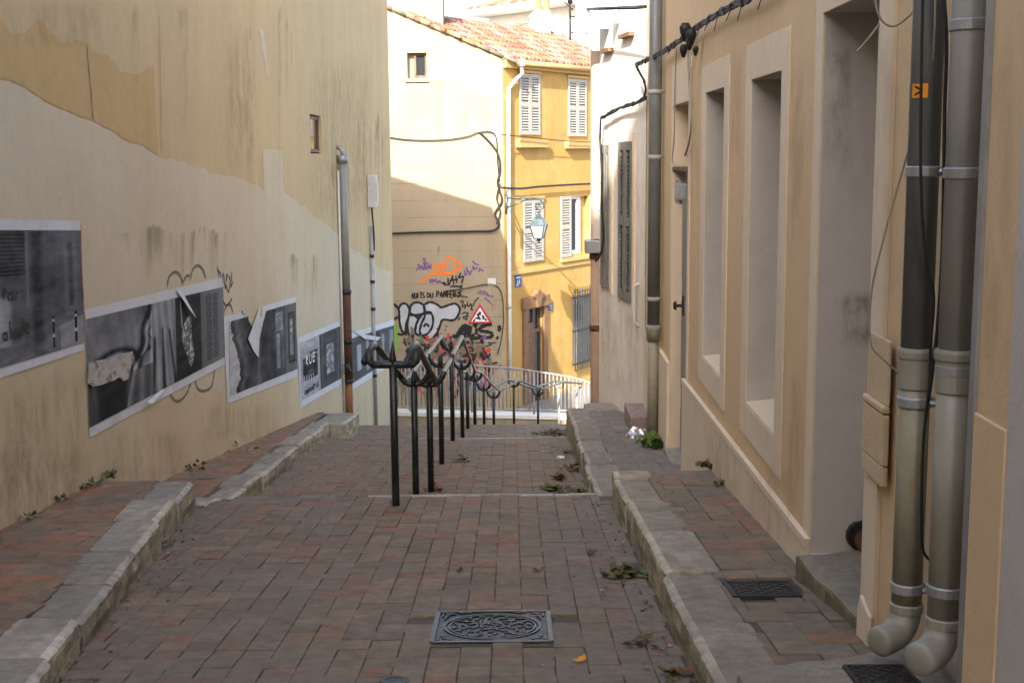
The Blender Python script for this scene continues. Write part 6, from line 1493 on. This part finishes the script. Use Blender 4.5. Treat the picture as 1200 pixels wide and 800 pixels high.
# foil, yellow wrapper, white cup scrap
def crumple(c, sx, sy, sz, seed, m_, name, lab, cat):
    mb = MB(); rn = random.Random(seed); n, k = 14, 9; vs = []
    for i in range(k + 1):
        th = math.pi * i / k
        for j in range(n):
            ph = 2 * math.pi * j / n; d = Vector((math.sin(th) * math.cos(ph), math.sin(th) * math.sin(ph), math.cos(th))); r = 1 + .35 * noise.noise(d * 3 + Vector((seed, 0, 0))) + rn.uniform(-.12, .12)
            vs.append(c + Vector((d.x * sx * r, d.y * sy * r, max(-.0, d.z * sz * r) + .0)))
    mb.add(vs, [(i * n + j, i * n + (j + 1) % n, (i + 1) * n + (j + 1) % n, (i + 1) * n + j) for i in range(k) for j in range(n)])
    mb.build(name, m_, label=lab, cat=cat, loc=c)
c = ground(747, 513, srw_b); crumple(Vector((c.x, c.y, srw_b(c.y))), .11, .12, .10, 3, M['foil'], 'crumpled_foil', 'crumpled silver foil lying by the downpipe foot', 'litter')
c = ground(765, 514, srw_b); crumple(Vector((c.x, c.y, srw_b(c.y))), .035, .05, .06, 5, M['yellow'], 'yellow_wrapper', 'yellow wrapper scrap beside the silver foil', 'litter')
c = ground(692, 577); crumple(c, .035, .07, .035, 8, M['paper'], 'crushed_cup', 'crushed white paper cup by the end of the kerb stone', 'litter')
c = ground(657, 536); crumple(c, .04, .05, .02, 9, M['paper'], 'paper_scrap', 'flat white paper scrap on the second tread', 'litter')

# ------------------------------------------------------------------ unseen building added up the street to shade the alley
bl = thing('shade_block', (-4, -12, 0), 'unseen tall building added behind the viewpoint to shade the alley', 'building')
HB = 20.8; BPL = PL((-10.5, -12, 0), (1, 0, 0), (0, 1, 0)); m = MB()
ops = [(2 + 3 * i, 3.2 + 3 * i, 2.4 + 3.2 * j, 4.2 + 3.2 * j) for i in range(3) for j in range(6)]
wall_grid(m, BPL, 0, 10, -3, HB, ops)
for o in ops: reveal(m, BPL, o, .2)
m.quad((-10.5, -12, -3), (-10.5, -24, -3), (-10.5, -24, HB), (-10.5, -12, HB)); m.quad((-.5, -12, -3), (-.5, -24, -3), (-.5, -24, HB), (-.5, -12, HB)); m.quad((-10.5, -24, -3), (-.5, -24, -3), (-.5, -24, HB), (-10.5, -24, HB)); m.quad((-10.5, -12, HB), (-.5, -12, HB), (-.5, -24, HB), (-10.5, -24, HB))
m.build('wall', M['lw_pale'], bl)
for o in ops:
    B('pbox', BPL, o[0] + .02, o[1] - .02, o[2] + .02, o[3] - .02, -.19, -.14).build('window', M['glass'], bl)
for o in bpy.data.objects:
    if '_o' in o: del o['_o']
